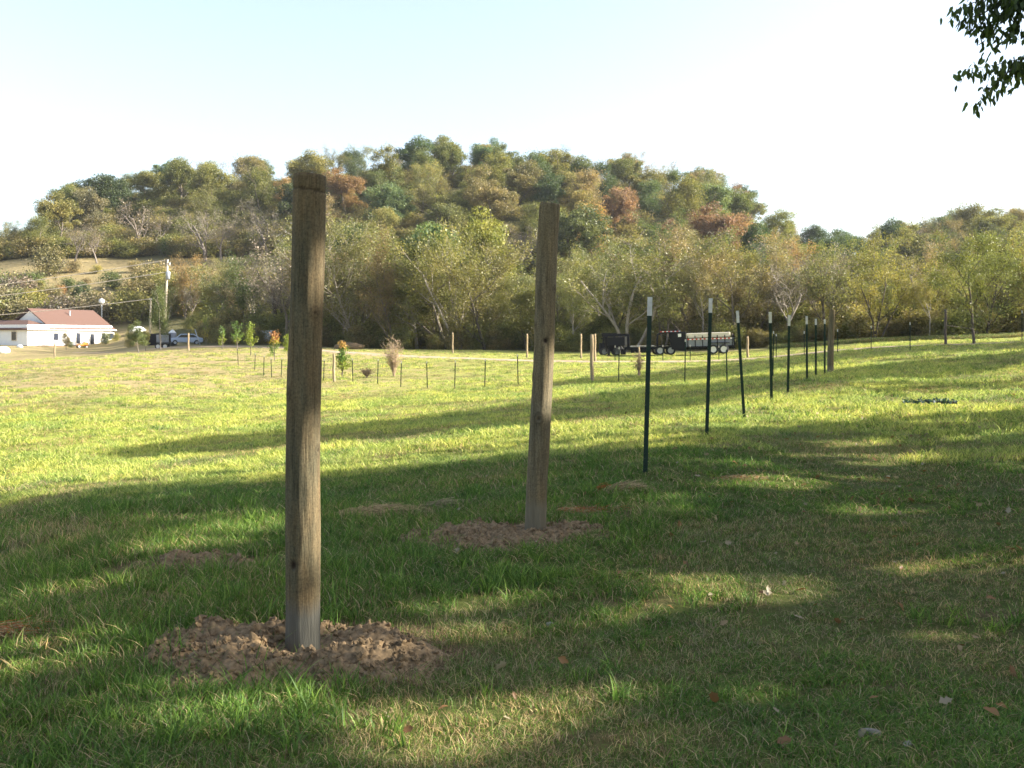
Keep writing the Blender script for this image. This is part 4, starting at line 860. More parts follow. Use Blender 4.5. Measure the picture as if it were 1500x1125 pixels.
shade_tree((34, 33), [(34, 31, 8, 4, 6, 6), (34, 37, 5.5, 4, 5, 4.5)], BAND1, [], 90000, .36, 'broad low tree off to the right, beside the tall narrow one', 12, False, (), 10)
shade_tree((54, 45), [(54, 45, 18, 6, 5, 9)], BAND2, [], 90000, .5, 'very tall tree far off to the right beyond the fence', 10, False, (), 8)
shade_tree((55, 56), [(55, 54, 12, 6, 7, 10), (52, 60, 9, 5, 5, 7)], BAND2, [], 110000, .5, 'spreading tree far off to the right beyond the fence', 11, False, (), 8)

# ------------------------------------------------------------------ vehicles, trailers, house, poles
M['black'] = mat_simple('black_paint', (0.006, 0.006, 0.008), 0.6, 0, 0.3, 5, 0.2)
M['tyre'] = mat_simple('tyre_rubber', (0.03, 0.03, 0.03), 0.85, 0, 0.2, 20)
M['rim'] = mat_simple('white_wheel_rim', (0.62, 0.60, 0.56), 0.5, 0, 0.1, 20)
M['greybox'] = mat_simple('grey_painted_steel', (0.20, 0.21, 0.23), 0.5, 0, 0.15, 4)
M['cream'] = mat_simple('cream_boards', (0.60, 0.53, 0.43), 0.7, 0, 0.12, 3)
M['deckwood'] = mat_simple('grey_deck_boards', (0.28, 0.25, 0.20), 0.9, 0, 0.2, 6)
M['white'] = mat_simple('white_siding', (0.74, 0.74, 0.73), 0.6, 0, 0.04, 2)
M['trim'] = mat_simple('cream_trim', (0.70, 0.64, 0.55), 0.6, 0, 0.05, 3)
M['glass'] = mat_simple('dark_window_glass', (0.03, 0.035, 0.05), 0.12, 0, 0.2, 2, 0.6)
M['roof'] = mat_simple('red_brown_shingles', (0.105, 0.060, 0.047), 0.9, 0, 0.2, 9)
M['brick'] = mat_simple('dark_brick', (0.12, 0.07, 0.05), 0.9, 0, 0.3, 9)
M['red'] = mat_simple('red_marking', (0.55, 0.06, 0.04), 0.5, 0, 0.1, 9)
M['whitemark'] = mat_simple('white_marking', (0.72, 0.70, 0.66), 0.5, 0, 0.1, 9)
M['polewood'] = mat_simple('pale_pole_wood', (0.42, 0.35, 0.25), 0.85, 0, 0.2, 3)  # even pale tan wood of both poles
M['steelgrey'] = mat_simple('galvanised_grey', (0.34, 0.36, 0.38), 0.45, 0.3, 0.15, 5)
M['carblue'] = mat_simple('pale_blue_car_paint', (0.36, 0.43, 0.55), 0.3, 0, 0.06, 3, 0.6)
M['carwhite'] = mat_simple('white_car_paint', (0.66, 0.67, 0.68), 0.3, 0, 0.05, 3, 0.6)
M['mower'] = mat_simple('orange_machine_paint', (0.60, 0.22, 0.04), 0.4, 0, 0.1, 5)
M['wire'] = mat_simple('pale_cable', (0.34, 0.30, 0.25), 0.6, 0, 0.1, 3)
def rotz(a): return Matrix.Rotation(a, 3, 'Z')
def wheel(parent, x, y, r, w=.24, rim='rim'):
    """wheel > rim ; axle along local y"""
    m = MB(); n = 28; prof = [(-w / 2, r * .62), (-w / 2, r * .93), (-w / 2 * .75, r), (w / 2 * .75, r), (w / 2, r * .93), (w / 2, r * .62)]; vs = []
    for k in range(n):
        a = 2 * PI * k / n
        for yy, rr in prof: vs.append((rr * math.cos(a), yy, rr * math.sin(a)))
    L_ = len(prof); fs = [(k * L_ + j, ((k + 1) % n) * L_ + j, ((k + 1) % n) * L_ + j + 1, k * L_ + j + 1) for k in range(n) for j in range(L_ - 1)]
    m.add(vs, fs); wh = m.build('wheel', M['tyre'], parent, True); wh.location = (x, y, r)
    m = MB(); n2 = 20
    for s in (-1, 1):
        vs = [(0, s * w * .30, 0)] + [(r * .66 * math.cos(2 * PI * k / n2), s * w * .46, r * .66 * math.sin(2 * PI * k / n2)) for k in range(n2)]; m.add(vs, [(0, k + 1, (k + 1) % n2 + 1) for k in range(n2)])
        m.tube([(0, s * w * .28, 0), (0, s * w * .5, 0)], r * .16, 10)
    m.build('rim', M[rim], wh); return wh
def place(o, p, ang, z=0): o.location = (p.x, p.y, p.z + z); o.rotation_euler = (0, 0, ang)
# trailers: local +x = towards the rear; seen from the side
def trailer_flat():
    pA = ground_at(884, 518); pB = ground_at(985, 518); D = 86.0; pA = at(879, D - .4); pB = at(991, D - .6); L_ = (pB - pA).length; o = empty('flatbed_trailer', pA)
    d = pB - pA; o.rotation_euler = (0, -math.atan2(d.z, math.hypot(d.x, d.y)), math.atan2(d.y, d.x)); tag(o, 'long black gooseneck flatbed trailer with a machine over its hitch, left of the dump trailer', 'trailer')
    m = MB(); m.box((4.5, 0, .78), (L_ - 2.9, 2.3, .10)); m.build('deck', M['deckwood'], o)
    m = MB()
    for y in (-1.12, 1.12): m.box((L_ / 2 + .9, y, .62), (L_ - 2.6, .12, .22)); m.box((1.35, y * .35, 1.78), (2.3, .12, .24)); m.box((2.45, y * .35, 1.25), (.16, .14, 1.1))
    for k in range(9): m.box((2.8 + k * .47, 0, .62), (.08, 2.1, .14))
    m.box((.55, 0, 1.25), (.2, .5, 1.1)); m.box((.55, 0, .62), (.12, .12, .5)); m.build('frame', M['black'], o, bevel=.01)
    m = MB(); m.box((1.35, 0, 1.25), (1.5, 1.5, .75)); m.box((3.2, -1.0, .45), (1.3, .2, .4)); m.build('tool_box', M['black'], o, bevel=.02)
    m = MB()
    for y in (-.6, .6): m.box((.75, y, .55), (.12, .12, 1.0)); m.box((.75, y, .06), (.3, .3, .05))
    m.build('landing_leg', M['black'], o)
    m = MB()
    for x in (L_ - 1.55, L_ - .65): m.box((x, -1.2, .86), (.84, .32, .05))
    m.build('fender', M['black'], o)
    for x in (L_ - 1.55, L_ - .65):
        for y in (-1.2, 1.2): wheel(o, x, y, .40)
    m = MB()
    for k in range(7): m.box((2.6 + k * .6, -1.19, .82), (.18, .02, .05))
    m.build('reflector_strip', M['whitemark'], o)
trailer_flat()
def loader():
    """machine parked over the gooseneck: cab, mast, seat"""
    p = at(893, 87.6); o = empty('compact_loader', p); tag(o, 'small dark loader with an open cab, partly hidden behind the gooseneck of the flatbed trailer', 'loader')
    m = MB(); m.box((0, 0, .75), (1.9, 1.2, .7), taper=.92); m.build('body', M['black'], o, bevel=.03)
    m = MB()
    for x in (-.55, .45):
        for y in (-.5, .5): m.tube([(x, y, 1.0), (x * .9, y, 1.9)], .05, 6)
    m.box((-.05, 0, 1.93), (1.2, 1.15, .08)); m.build('cab_frame', M['black'], o)
    m = MB(); m.box((-.1, -.56, 1.84), (.9, .02, .06)); m.box((.52, -.3, 1.25), (.12, .2, .14)); m.box((.2, -.5, 1.42), (.12, .05, .2)); m.build('light_panel', M['whitemark'], o)
    m = MB(); m.box((0, 0, 1.2), (.5, .5, .14)); m.box((-.25, 0, 1.45), (.12, .5, .45)); m.build('seat', M['tyre'], o, bevel=.03)
    m = MB()
    for y in (-.62, .62): m.tube([(-.7, y, 1.5), (.5, y, 1.35), (1.15, y, .5)], .06, 6)
    m.box((1.2, 0, .35), (.3, 1.3, .5)); m.build('lift_arm', M['black'], o)
    for x in (-.55, .55):
        for y in (-.65, .65): wheel(o, x, y, .34, .26, 'greybox')
loader()
def trailer_dump():
    D = 84.0; pA = at(957, D); pB = at(1078, D - 1); d = pB - pA; L_ = math.hypot(d.x, d.y); o = empty('dump_trailer', pA); o.rotation_euler = (0, -math.atan2(d.z, L_), math.atan2(d.y, d.x))
    tag(o, 'gooseneck dump trailer with grey and cream box and red and white striped side', 'trailer'); bx0, bx1 = 2.75, L_ - .25
    m = MB(); m.box(((bx0 + bx1) / 2, 0, .98), (bx1 - bx0, 2.1, .72)); m.build('box', M['greybox'], o, bevel=.015)
    m = MB(); m.box(((bx0 + bx1) / 2 - .1, 0, 1.60), (bx1 - bx0 - .25, 2.06, .40)); m.build('load', M['cream'], o, bevel=.04)
    m = MB()
    for k in range(7): m.box((bx0 + .12 + k * (bx1 - bx0 - .2) / 6, -1.08, 1.1), (.07, .06, .95))
    m.box(((bx0 + bx1) / 2, -1.09, .66), (bx1 - bx0, .08, .08)); m.box(((bx0 + bx1) / 2, 0, .52), (bx1 - bx0 + .3, 1.5, .16)); m.box((bx1 + .06, 0, 1.15), (.12, 2.1, 1.05)); m.build('rib', M['black'], o)
    for mt, par in (('red', 0), ('whitemark', 1)):
        m = MB(); n = 22
        for k in range(par, n, 2): m.box((bx0 + .1 + (k + .5) * (bx1 - bx0 - .2) / n, -1.135, 1.29), ((bx1 - bx0 - .2) / n, .03, .09))
        m.build('reflector_strip', M[mt], o)
    m = MB(); m.prism([(1.55, .5), (2.5, .35), (2.72, .35), (2.72, 1.95), (1.30, 1.95), (1.35, 1.6)], -.95, .95); m.build('front_housing', M['black'], o, bevel=.02)
    m = MB()
    for y in (-.5, .5): m.tube([(.35, y, .95), (.42, y, 1.75), (.75, y, 1.95), (1.5, y, 1.98)], .09, 8); m.tube([(2.2, y, 1.9), (2.0, y * .6, 2.12), (1.7, y * .6, 2.05)], .04, 6)
    m.tube([(.38, -.5, 1.7), (.38, .5, 1.7)], .06, 6); m.box((.36, 0, 1.1), (.14, .14, .8)); m.build('gooseneck', M['black'], o)
    for mt, par in (('red', 0), ('whitemark', 1)):
        m = MB()
        for k in range(par, 10, 2): m.box((.7 + k * .17, -.60, 2.0), (.15, .02, .07))
        m.build('gooseneck_stripe', M[mt], o)
    m = MB(); m.box((2.22, -.96, 1.65), (.26, .02, .26)); m.build('placard', M['whitemark'], o)
    m = MB(); m.box((L_ - 1.45, -1.12, .94), (1.75, .3, .05)); m.build('fender', M['black'], o)
    for x in (L_ - 1.9, L_ - 1.05):
        for y in (-1.12, 1.12): wheel(o, x, y, .40)
trailer_dump()

def house():
    D0 = 148.0; c = at(40, D0); W = Vector((.37, .93, 0)).normalized(); Nn = Vector((W.y, -W.x, 0)); ang = math.atan2(W.y, W.x); z0 = c.z - .3
    o = empty('house', (c.x, c.y, z0)); o.rotation_euler = (0, 0, ang)      # local x along the front, local -y = outwards from the front wall
    tag(o, 'low white house with red-brown roof and small cross gable at the left edge', 'house')
    L_, dp, e = 17.0, 9.0, 3.0
    m = MB(); m.box((L_ / 2, dp / 2, (e + 1) / 2 - .25), (L_, dp, e + .5 + .0)); 
    m.box((3.1, dp + 2.5, e / 2 - .2), (6.2, 5, e + .4)); m.build('wall', M['white'], o)
    m = MB(); m.box((L_ / 2, dp / 2, -.1), (L_ + .1, dp + .1, 1.0)); m.box((3.1, dp + 2.5, .15), (6.3, 5.1, 1.3)); m.build('foundation', M['brick'], o)
    # main gable roof over x 4.2..L, ridge along x
    def gable(x0, x1, y0, y1, ze, zr, ov=.45, axis='x'):
        m = MB(); ym = (y0 + y1) / 2; xm = (x0 + x1) / 2; t = .16
        if axis == 'x':
            A = [(y0 - ov, ze - .15), (ym, zr), (y1 + ov, ze - .15), (y1 + ov, ze - .15 - t), (ym, zr - t), (y0 - ov, ze - .15 - t)]
            vs = [(x0 - ov, a, b_) for a, b_ in A] + [(x1 + ov, a, b_) for a, b_ in A]
        else:
            A = [(x0 - ov, ze - .15), (xm, zr), (x1 + ov, ze - .15), (x1 + ov, ze - .15 - t), (xm, zr - t), (x0 - ov, ze - .15 - t)]
            vs = [(a, y0 - ov, b_) for a, b_ in A] + [(a, y1 + ov, b_) for a, b_ in A]
        n = 6; m.add(vs, [tuple(range(n)), tuple(range(2 * n - 1, n - 1, -1))] + [(i, (i + 1) % n, (i + 1) % n + n, i + n) for i in range(n)]); return m
    m = gable(4.6, L_, 0, dp, e, e + 3.1); v = .45; zt = e + 1.25; zl = e - .15
    m.add([(-v, -v, zl), (6.2 + v, -v, zl), (6.2 + v, 14 + v, zl), (-v, 14 + v, zl), (3.1, 3.2, zt), (3.1, 10.8, zt), (-v, -v, zl - .16), (6.2 + v, -v, zl - .16), (6.2 + v, 14 + v, zl - .16), (-v, 14 + v, zl - .16)],
          [(0, 1, 4), (1, 2, 5, 4), (2, 3, 5), (3, 0, 4, 5), (0, 6, 7, 1), (1, 7, 8, 2), (2, 8, 9, 3), (3, 9, 6, 0), (6, 9, 8, 7)]); m.build('roof', M['roof'], o)
    m = MB(); m.add([(4.55, .3, e), (4.55, dp - .3, e), (4.55, dp / 2, e + 2.75), (4.9, .3, e), (4.9, dp - .3, e), (4.9, dp / 2, e + 2.75)], [(0, 1, 2), (5, 4, 3), (0, 3, 4, 1), (1, 4, 5, 2), (2, 5, 3, 0)]); m.build('gable_end', M['white'], o)
    m = MB(); m.box((L_ / 2, -.47, e - .22), (L_ + .9, .06, .16)); m.build('eave_trim', M['trim'], o)
    m = MB(); m.tube([(11, 3.0, e + 2), (11, 3.0, e + 2.9)], .12, 8); m.build('roof_vent', M['steelgrey'], o)
    for x, w, h_, z in ((5.3, .9, 1.1, 1.7), (9.7, .8, 1.6, 1.5), (12.6, .8, 1.9, 1.2), (16.7, 1.1, 1.0, 1.8), (15.0, .7, 1.0, 1.8)):
        f = MB(); f.box((x, -.03, z), (w + .2, .10, h_ + .2)); fr = f.build('window', M['trim'], o); g = MB(); g.box((x, -.05, z), (w, .10, h_)); g.build('pane', M['glass'], fr)
    for y in (2.6, 7.0, 11.4):
        f = MB(); f.box((-.03, y, 1.8), (.10, 1.1, 1.5)); fr = f.build('window', M['trim'], o); g = MB(); g.box((-.05, y, 1.8), (.10, .9, 1.3)); g.build('pane', M['glass'], fr)
    def loc(x, y, z=0.0): q = Vector((c.x, c.y, 0)) + W * x + Nn * (-y) * -1 * -1; return q
    def wp(x, y):   # local (x, y outwards) to the ground
        q = Vector((c.x, c.y, 0)) + W * x + Nn * y; q.z = h1(q.x, q.y); return q
    return wp
wp = house()
def shrub(p, s, colr, label, kind='bush', sw=1.0, name='shrub', grp=None, bark='bark'):
    k = random.randrange(len(PROTO[kind])); tm, cm, top, wid = PROTO[kind][k]; o = empty(name, p, random.uniform(0, 6)); q = s / top; o.scale = (q * sw, q * sw, q); tag(o, label, 'shrub' if name == 'shrub' else 'tree', grp)
    t = bpy.data.objects.new('trunk' if name != 'shrub' else 'stem', tm); COL.objects.link(t); t.parent = o; t.material_slots[0].link = 'OBJECT'; t.material_slots[0].material = M[bark]
    c = bpy.data.objects.new('crown' if name != 'shrub' else 'foliage', cm); COL.objects.link(c); c.parent = o; c.color = (*PAL[colr][0], 1); return o
shrub(wp(6.2, 2.0), 1.3, 'mid', 'low green shrub before the left window of the white house')
shrub(wp(8.6, 2.4), 1.0, 'olive', 'small shrub beside the orange mower at the white house')
shrub(wp(13.4, 2.0), 2.2, 'mid', 'rounded green shrub at the middle of the house front')
shrub(wp(15.6, 2.2), 1.4, 'yellow', 'pale shrub near the right end of the house front')
shrub(wp(2.0, 5.5), 2.8, 'brown', 'thin brownish shrub at the left corner of the house', 'oval')
shrub(ground_at(191, 509), 3.0, 'gold', 'tan and green shrub between the house and the small lawn tree', 'bush', .7)
def mower():
    p = wp(7.4, 3.2); o = empty('riding_mower', p); o.rotation_euler = (0, 0, .6); tag(o, 'small orange riding mower parked before the white house', 'riding mower')
    m = MB(); m.box((.45, 0, .62), (.8, .5, .45), taper=.85); m.box((-.35, 0, .5), (.9, .8, .25)); m.build('hood', M['mower'], o, bevel=.04)
    m = MB(); m.box((-.4, 0, .72), (.4, .45, .1)); m.box((-.6, 0, .95), (.1, .45, .4)); m.build('seat', M['tyre'], o, bevel=.03)
    m = MB(); m.tube([(.05, 0, .8), (-.05, 0, 1.05)], .02, 6); m.tube([(-.05 + .0, .16 * math.sin(a), 1.05 + .16 * math.cos(a) * .4) for a in np.linspace(0, 2 * PI, 13)], .015, 5, cap=False); m.build('steering_wheel', M['tyre'], o)
    for x, r in ((-.5, .28), (.6, .2)):
        for y in (-.42, .42): wheel(o, x, y, r, .2)
mower()
def rounded(name, p, d, mat, label, cat, ang=0):
    o = lump_mesh(name, int(p.x * 10), M[mat], 3, .12, 1.0, True); o.name = name; o.location = p + Vector((0, 0, d[2] * .4)); o.scale = d; o.rotation_euler = (0, 0, ang); tag(o, label, cat); return o
rounded('tarp_covered_pile', wp(19.5, 3.0), (1.5, .9, .75), 'carwhite', 'low white tarp-covered pile beyond the right corner of the house', 'covered pile', .9)
rounded('stone', ground_at(4, 517), (.9, .6, .6), 'white', 'rounded whitish boulder on the lawn at the far left edge', 'stone')
rounded('stone', ground_at(29, 509), (.45, .3, .3), 'white', 'small white stone by the left corner of the white house', 'stone')
def yard_light():
    p = at(149, 172); o = empty('yard_light', p); Ht = hgt(437, p); tag(o, 'round white yard light on a grey pole behind the house', 'yard light')
    m = MB(); m.tube([(0, 0, -.3), (0, 0, Ht - .8)], .09, 8); m.build('pole', M['steelgrey'], o)
    bm = bmesh.new(); bmesh.ops.create_uvsphere(bm, u_segments=16, v_segments=10, radius=.48); me = bpy.data.meshes.new('globe'); bm.to_mesh(me); bm.free(); g = mesh_obj('globe', me, M['white'], o, True); g.location = (0, 0, Ht - .5)
yard_light()
def utility_pole():
    p = ground_at(240, 508); p = at(240, 133); Ht = hgt(384, p); dx = 5.5 / F * p.y; o = empty('utility_pole', p); o.rotation_euler = (0, math.atan2(dx, Ht), 0); tag(o, 'tall sunlit utility pole with a grey transformer can, behind the narrow green tree', 'utility pole')
    m = MB(); m.tube([(0, 0, -.4), (0, 0, Ht * .5), (0, 0, Ht)], [.19, .16, .13], 12); m.build('shaft', M['polewood'], o, True)
    m = MB(); zt = Ht - 1.75; m.tube([(.22, -.28, zt - .55), (.22, -.28, zt - .5), (.22, -.28, zt + .45), (.22, -.28, zt + .55)], [.2, .29, .29, .18], 14); m.box((.05, -.1, zt), (.2, .3, .2)); m.build('transformer', M['steelgrey'], o, True)
    m = MB(); m.tube([(0, 0, Ht), (0, 0, Ht + .35)], [.06, .1], 8); m.tube([(.3, -.05, Ht - .35), (.3, -.05, Ht - .02)], [.05, .09], 8); m.box((.12, -.02, Ht - .35), (.5, .08, .08)); m.build('insulator', M['whitemark'], o)
    p2 = at(219, 141); H2 = hgt(437, p2); o2 = empty('utility_pole', p2); o2.rotation_euler = (0, .03, 0); tag(o2, 'short pale pole standing left of the tall utility pole', 'utility pole')
    m = MB(); m.tube([(0, 0, -.4), (0, 0, H2)], [.15, .12], 10); m.build('shaft', M['polewood'], o2, True); m = MB(); m.box((-.05, 0, H2 - .1), (.35, .15, .2)); m.build('cap', M['whitemark'], o2)
    top = Vector((p.x + dx, p.y, p.z))
    for zt, yl, lab in ((Ht + .3, 410, 'uppermost thin power line running left from the utility pole top'), (Ht - 1.3, 426, 'middle power line running left from the transformer'), (Ht - 4.6, 454, 'lowest power line running left above the house roof')):
        a = top + Vector((0, 0, zt)); Dl = 128.0; b_ = Vector(((0 - CX) / F * Dl, Dl, EYE + (HY - yl) / F * Dl)); b_ = a + (b_ - a) * 2.2; pts = [a + (b_ - a) * t + Vector((0, 0, -1.6 * 4 * t * (1 - t) * .4)) for t in np.linspace(0, 1, 24)]
        m = MB(); m.tube(pts, .045, 5); q = m.build('power_line', M['wire']); tag(q, lab, 'power line', 'overhead power lines')
utility_pole()
def dark_trailer():
    p = at(215, 127); o = empty('stock_trailer', p); o.rotation_euler = (0, 0, .25); tag(o, 'dark grey enclosed trailer with two white wheels behind the narrow green tree', 'trailer')
    m = MB(); m.box((1.4, 0, 1.25), (2.9, 1.9, 1.5)); m.build('body', M['black'], o, bevel=.08)
    m = MB(); m.box((2.0, -.97, 1.3), (1.5, .04, 1.1)); m.build('side_panel', M['greybox'], o)
    m = MB(); m.box((1.9, -1.05, .86), (1.7, .3, .05)); m.build('fender', M['black'], o)
    for x in (1.45, 2.3):
        for y in (-1.0, 1.0): wheel(o, x, y, .38)
dark_trailer()
def tank():
    p = at(252.5, 134); o = empty('storage_tank', p); Ht = 2.3; tag(o, 'grey upright tank with a white cone top right of the dark trailer', 'tank')
    m = MB(); m.tube([(0, 0, 0), (0, 0, .7), (0, 0, .75), (0, 0, 1.4), (0, 0, 1.45), (0, 0, 1.75)], [.52, .52, .54, .54, .52, .52], 24); m.build('body', M['greybox'], o, True)
    m = MB(); m.tube([(0, 0, 1.75), (0, 0, 2.1), (0, 0, 2.15)], [.5, .18, .12], 24); m.build('cone_top', M['white'], o)
tank()
def car(px, D, ang, mat, label, L_=4.4, hh=1.45, name='parked_car', cat='car'):
    p = at(px, D); o = empty(name, p); o.rotation_euler = (0, 0, ang); tag(o, label, cat); h2 = L_ / 2
    prof = [(-h2, .35), (-h2, .75), (-h2 * .93, .88), (-h2 * .55, .95), (-h2 * .28, hh), (h2 * .45, hh), (h2 * .78, .98), (h2 * .98, .9), (h2, .5), (h2 * .95, .3)]
    m = MB(); m.prism(prof, -.85, .85); m.build('body', M[mat], o, bevel=.07)
    m = MB(); m.prism([(-h2 * .48, .98), (-h2 * .26, hh - .09), (h2 * .42, hh - .09), (h2 * .68, .98)], -.865, .865); m.build('window', M['glass'], o)
    for x in (-h2 * .62, h2 * .62):
        for y in (-.8, .8): wheel(o, x, y, .32, .2, 'steelgrey')
    m = MB(); m.box((-h2 - .01, -.6, .65), (.04, .3, .14)); m.box((-h2 - .01, .6, .65), (.04, .3, .14)); m.build('headlight', M['whitemark'], o); return o
car(272, 133, .35, 'carblue', 'pale blue car parked by the trees left of the row of saplings')
car(392, 126, 1.45, 'carwhite', 'white van parked in shade behind the orange-tipped sapling', 3.6, 1.7, 'parked_van', 'van')
def boom():
    p = at(293, 126); m = MB(); m.tube([(0, 0, 0), (-.35, .1, .9), (-.7, .2, 2.0)], [.09, .06, .05], 8); o = m.build('leaning_pipe', M['steelgrey'], None, True); o.location = p; tag(o, 'pale pipe leaning left beside the pale blue car', 'pipe')
boom()
rounded('brush_pile', ground_at(511, 511), (1.7, .8, .5), 'clod', 'low reddish brush pile beside the drive right of the nearest post', 'brush pile')

# ------------------------------------------------------------------ saplings and small field plants
def sapling(px, py, pyt, wpx, zones, label, seed, stem=.035, dark=False, lean=0.0, dens=1.0):
    """zones: list of (fraction of height from, to, colour)"""
    p = ground_at(px, py); Ht = hgt(pyt, p); W = wpx / F * p.y / 2; rg = random.Random(seed); nr = np.random.default_rng(seed); o = empty('sapling', p); tag(o, label, 'sapling', None)
    t = MB(); t.tube([(lean * k / 6 * .1 + .02 * math.sin(k), 0, -.1 + Ht * .9 * k / 6) for k in range(7)], [stem * (1 - .12 * k) for k in range(7)], 7, cap=False); C = []
    for k in range(int(26)):
        z = Ht * rg.uniform(.14, .74); a = rg.uniform(0, 6.28); l_ = W * rg.uniform(.35, 1.0) * min(1, 1.35 - z / Ht); up = Ht * rg.uniform(.10, .34); b_ = Vector((l_ * math.cos(a), l_ * math.sin(a), z + up)); b_.z = min(b_.z, Ht); a0 = Vector((lean * .1 * z / Ht, 0, z)); t.tube([a0, (a0 + b_) / 2 + Vector((0, 0, .03)), b_], [stem * .35, stem * .25, .005], 4, cap=False)
        for q in range(int(24 * dens)):
            f = rg.uniform(.3, 1.08); C.append(a0 + (b_ - a0) * f + Vector((rg.gauss(0, .09), rg.gauss(0, .09), rg.gauss(0, .09))))
    for q in range(int(120 * dens)): z = Ht * rg.uniform(.5, 1.0); C.append(Vector((rg.gauss(0, .07), rg.gauss(0, .07), z)))
    t.build('trunk', M['bark_dark' if dark else 'bark'], o, True); C = np.array([tuple(c) for c in C]); zz = C[:, 2] / Ht + nr.normal(0, .06, len(C))
    mats = []; V, Q = leaf_quads(C, .13, seed, .6); mi = np.zeros(len(C), np.int32)
    for k, (f0, f1, cn) in enumerate(zones): mats.append(LM(cn)); mi[(zz >= f0) & (zz < f1)] = k
    me = np_mesh('sapling_crown', V, Q); me.polygons.foreach_set('material_index', mi); mesh_obj('crown', me, mats, o)
_lm = {}
def LM(cn):
    cols = {'green': (0.12, 0.19, 0.045), 'yg': (0.24, 0.28, 0.05), 'yellow': (0.42, 0.34, 0.06), 'red': (0.40, 0.20, 0.10), 'orange': (0.42, 0.26, 0.11), 'tan': (0.33, 0.25, 0.15)}
    if cn not in _lm: _lm[cn] = leaf_mat('sapling_leaf_' + cn, cols[cn], .45, .3)
    return _lm[cn]
sapling(302, 506, 465, 17, [(0, .5, 'yellow'), (.5, 2, 'yg')], 'thin yellowish sapling, leftmost of the planted row', 1, dens=.5)
sapling(326, 512, 478, 15, [(0, .6, 'yg'), (.6, 2, 'green')], 'small green sapling, second of the planted row', 2, dens=.7)
sapling(347, 514, 470, 22, [(0, .4, 'yg'), (.4, 2, 'green')], 'largest green sapling of the planted row, third from left', 3, dens=1.1)
sapling(367, 521, 471, 22, [(0, .3, 'yg'), (.3, 2, 'yg')], 'bright yellow-green sapling with dark stem, fourth of the planted row', 4, dark=True)
sapling(402, 528, 484, 18, [(0, .55, 'green'), (.55, .7, 'yellow'), (.7, 2, 'red')], 'sapling with orange-red tips left of the nearest wooden post', 5)
sapling(421, 522, 490, 15, [(0, 2, 'yg')], 'green sapling half hidden behind the nearest wooden post', 6)
sapling(501, 552, 499, 24, [(0, .45, 'yg'), (.45, .78, 'green'), (.78, 2, 'orange')], 'small yellow-green tree with an orange tip right of the nearest post', 7, .05, True, dens=1.3)
def bare_bush(px, py, pyt, w, label, n=60, leaf=260):
    p = ground_at(px, py); Ht = hgt(pyt, p); rg = random.Random(px); o = empty('bare_bush', p); tag(o, label, 'bush'); m = MB(); C = []; W = w / F * p.y / 2
    for k in range(n):
        a = rg.uniform(0, 6.28); l_ = W * math.sqrt(rg.random()); z = Ht * rg.uniform(.55, 1) * (1 - .25 * l_ / W); pts = [Vector((.04 * math.cos(a), .04 * math.sin(a), -.05))]
        for s in range(1, 6): f = s / 5; pts.append(Vector((l_ * f ** 1.5 * math.cos(a) + rg.gauss(0, .03), l_ * f ** 1.5 * math.sin(a) + rg.gauss(0, .03), z * f)))
        m.tube(pts, [.022, .018, .014, .01, .007, .004], 4, cap=False)
        for s in range(2, 6):
            for _ in range(3): q = pts[s]; e = q + Vector((rg.gauss(0, .14), rg.gauss(0, .14), rg.uniform(.02, .3))); m.tube([q, e], [.007, .003], 3, cap=False); C.append(tuple(e))
    m.build('twigs', M['twig'], o); C = np.array(C)[:leaf]; V, Q = leaf_quads(C, .09, px); mesh_obj('leaves', np_mesh('bush_leaves', V, Q), LM('tan'), o)
M['twig'] = bark_mat('tan_twigs', (0.24, 0.17, 0.11), (0.42, 0.32, 0.22))
bare_bush(577, 552, 492, 34, 'bare tan bush with fanned twigs in the hollow of the field')
bare_bush(537, 553, 542, 13, 'small dry pinkish tuft left of the bare bush', 40, 60)
bare_bush(936, 552, 515, 8, 'dry vine tangle climbing the pale post before the flatbed trailer', 14, 120)
# lawn trees by the house
def lawn_tree(px, py, pyt, kind, colr, sw, label, bark): 
    p = ground_at(px, py); o = shrub(p, hgt(pyt, p), colr, label, kind, sw, 'tree', None, bark); return o
lawn_tree(203, 517, 468, 'dense', 'mid', 1.0, 'small round tree on the lawn left of the dark trailer', 'bark')
lawn_tree(235, 512, 410, 'oval', 'mid', .6, 'tall narrow green tree in front of the utility pole', 'bark_pale')
lawn_tree(213, 514, 482, 'dense', 'olive', .9, 'low tree touching the left side of the narrow green tree', 'bark')

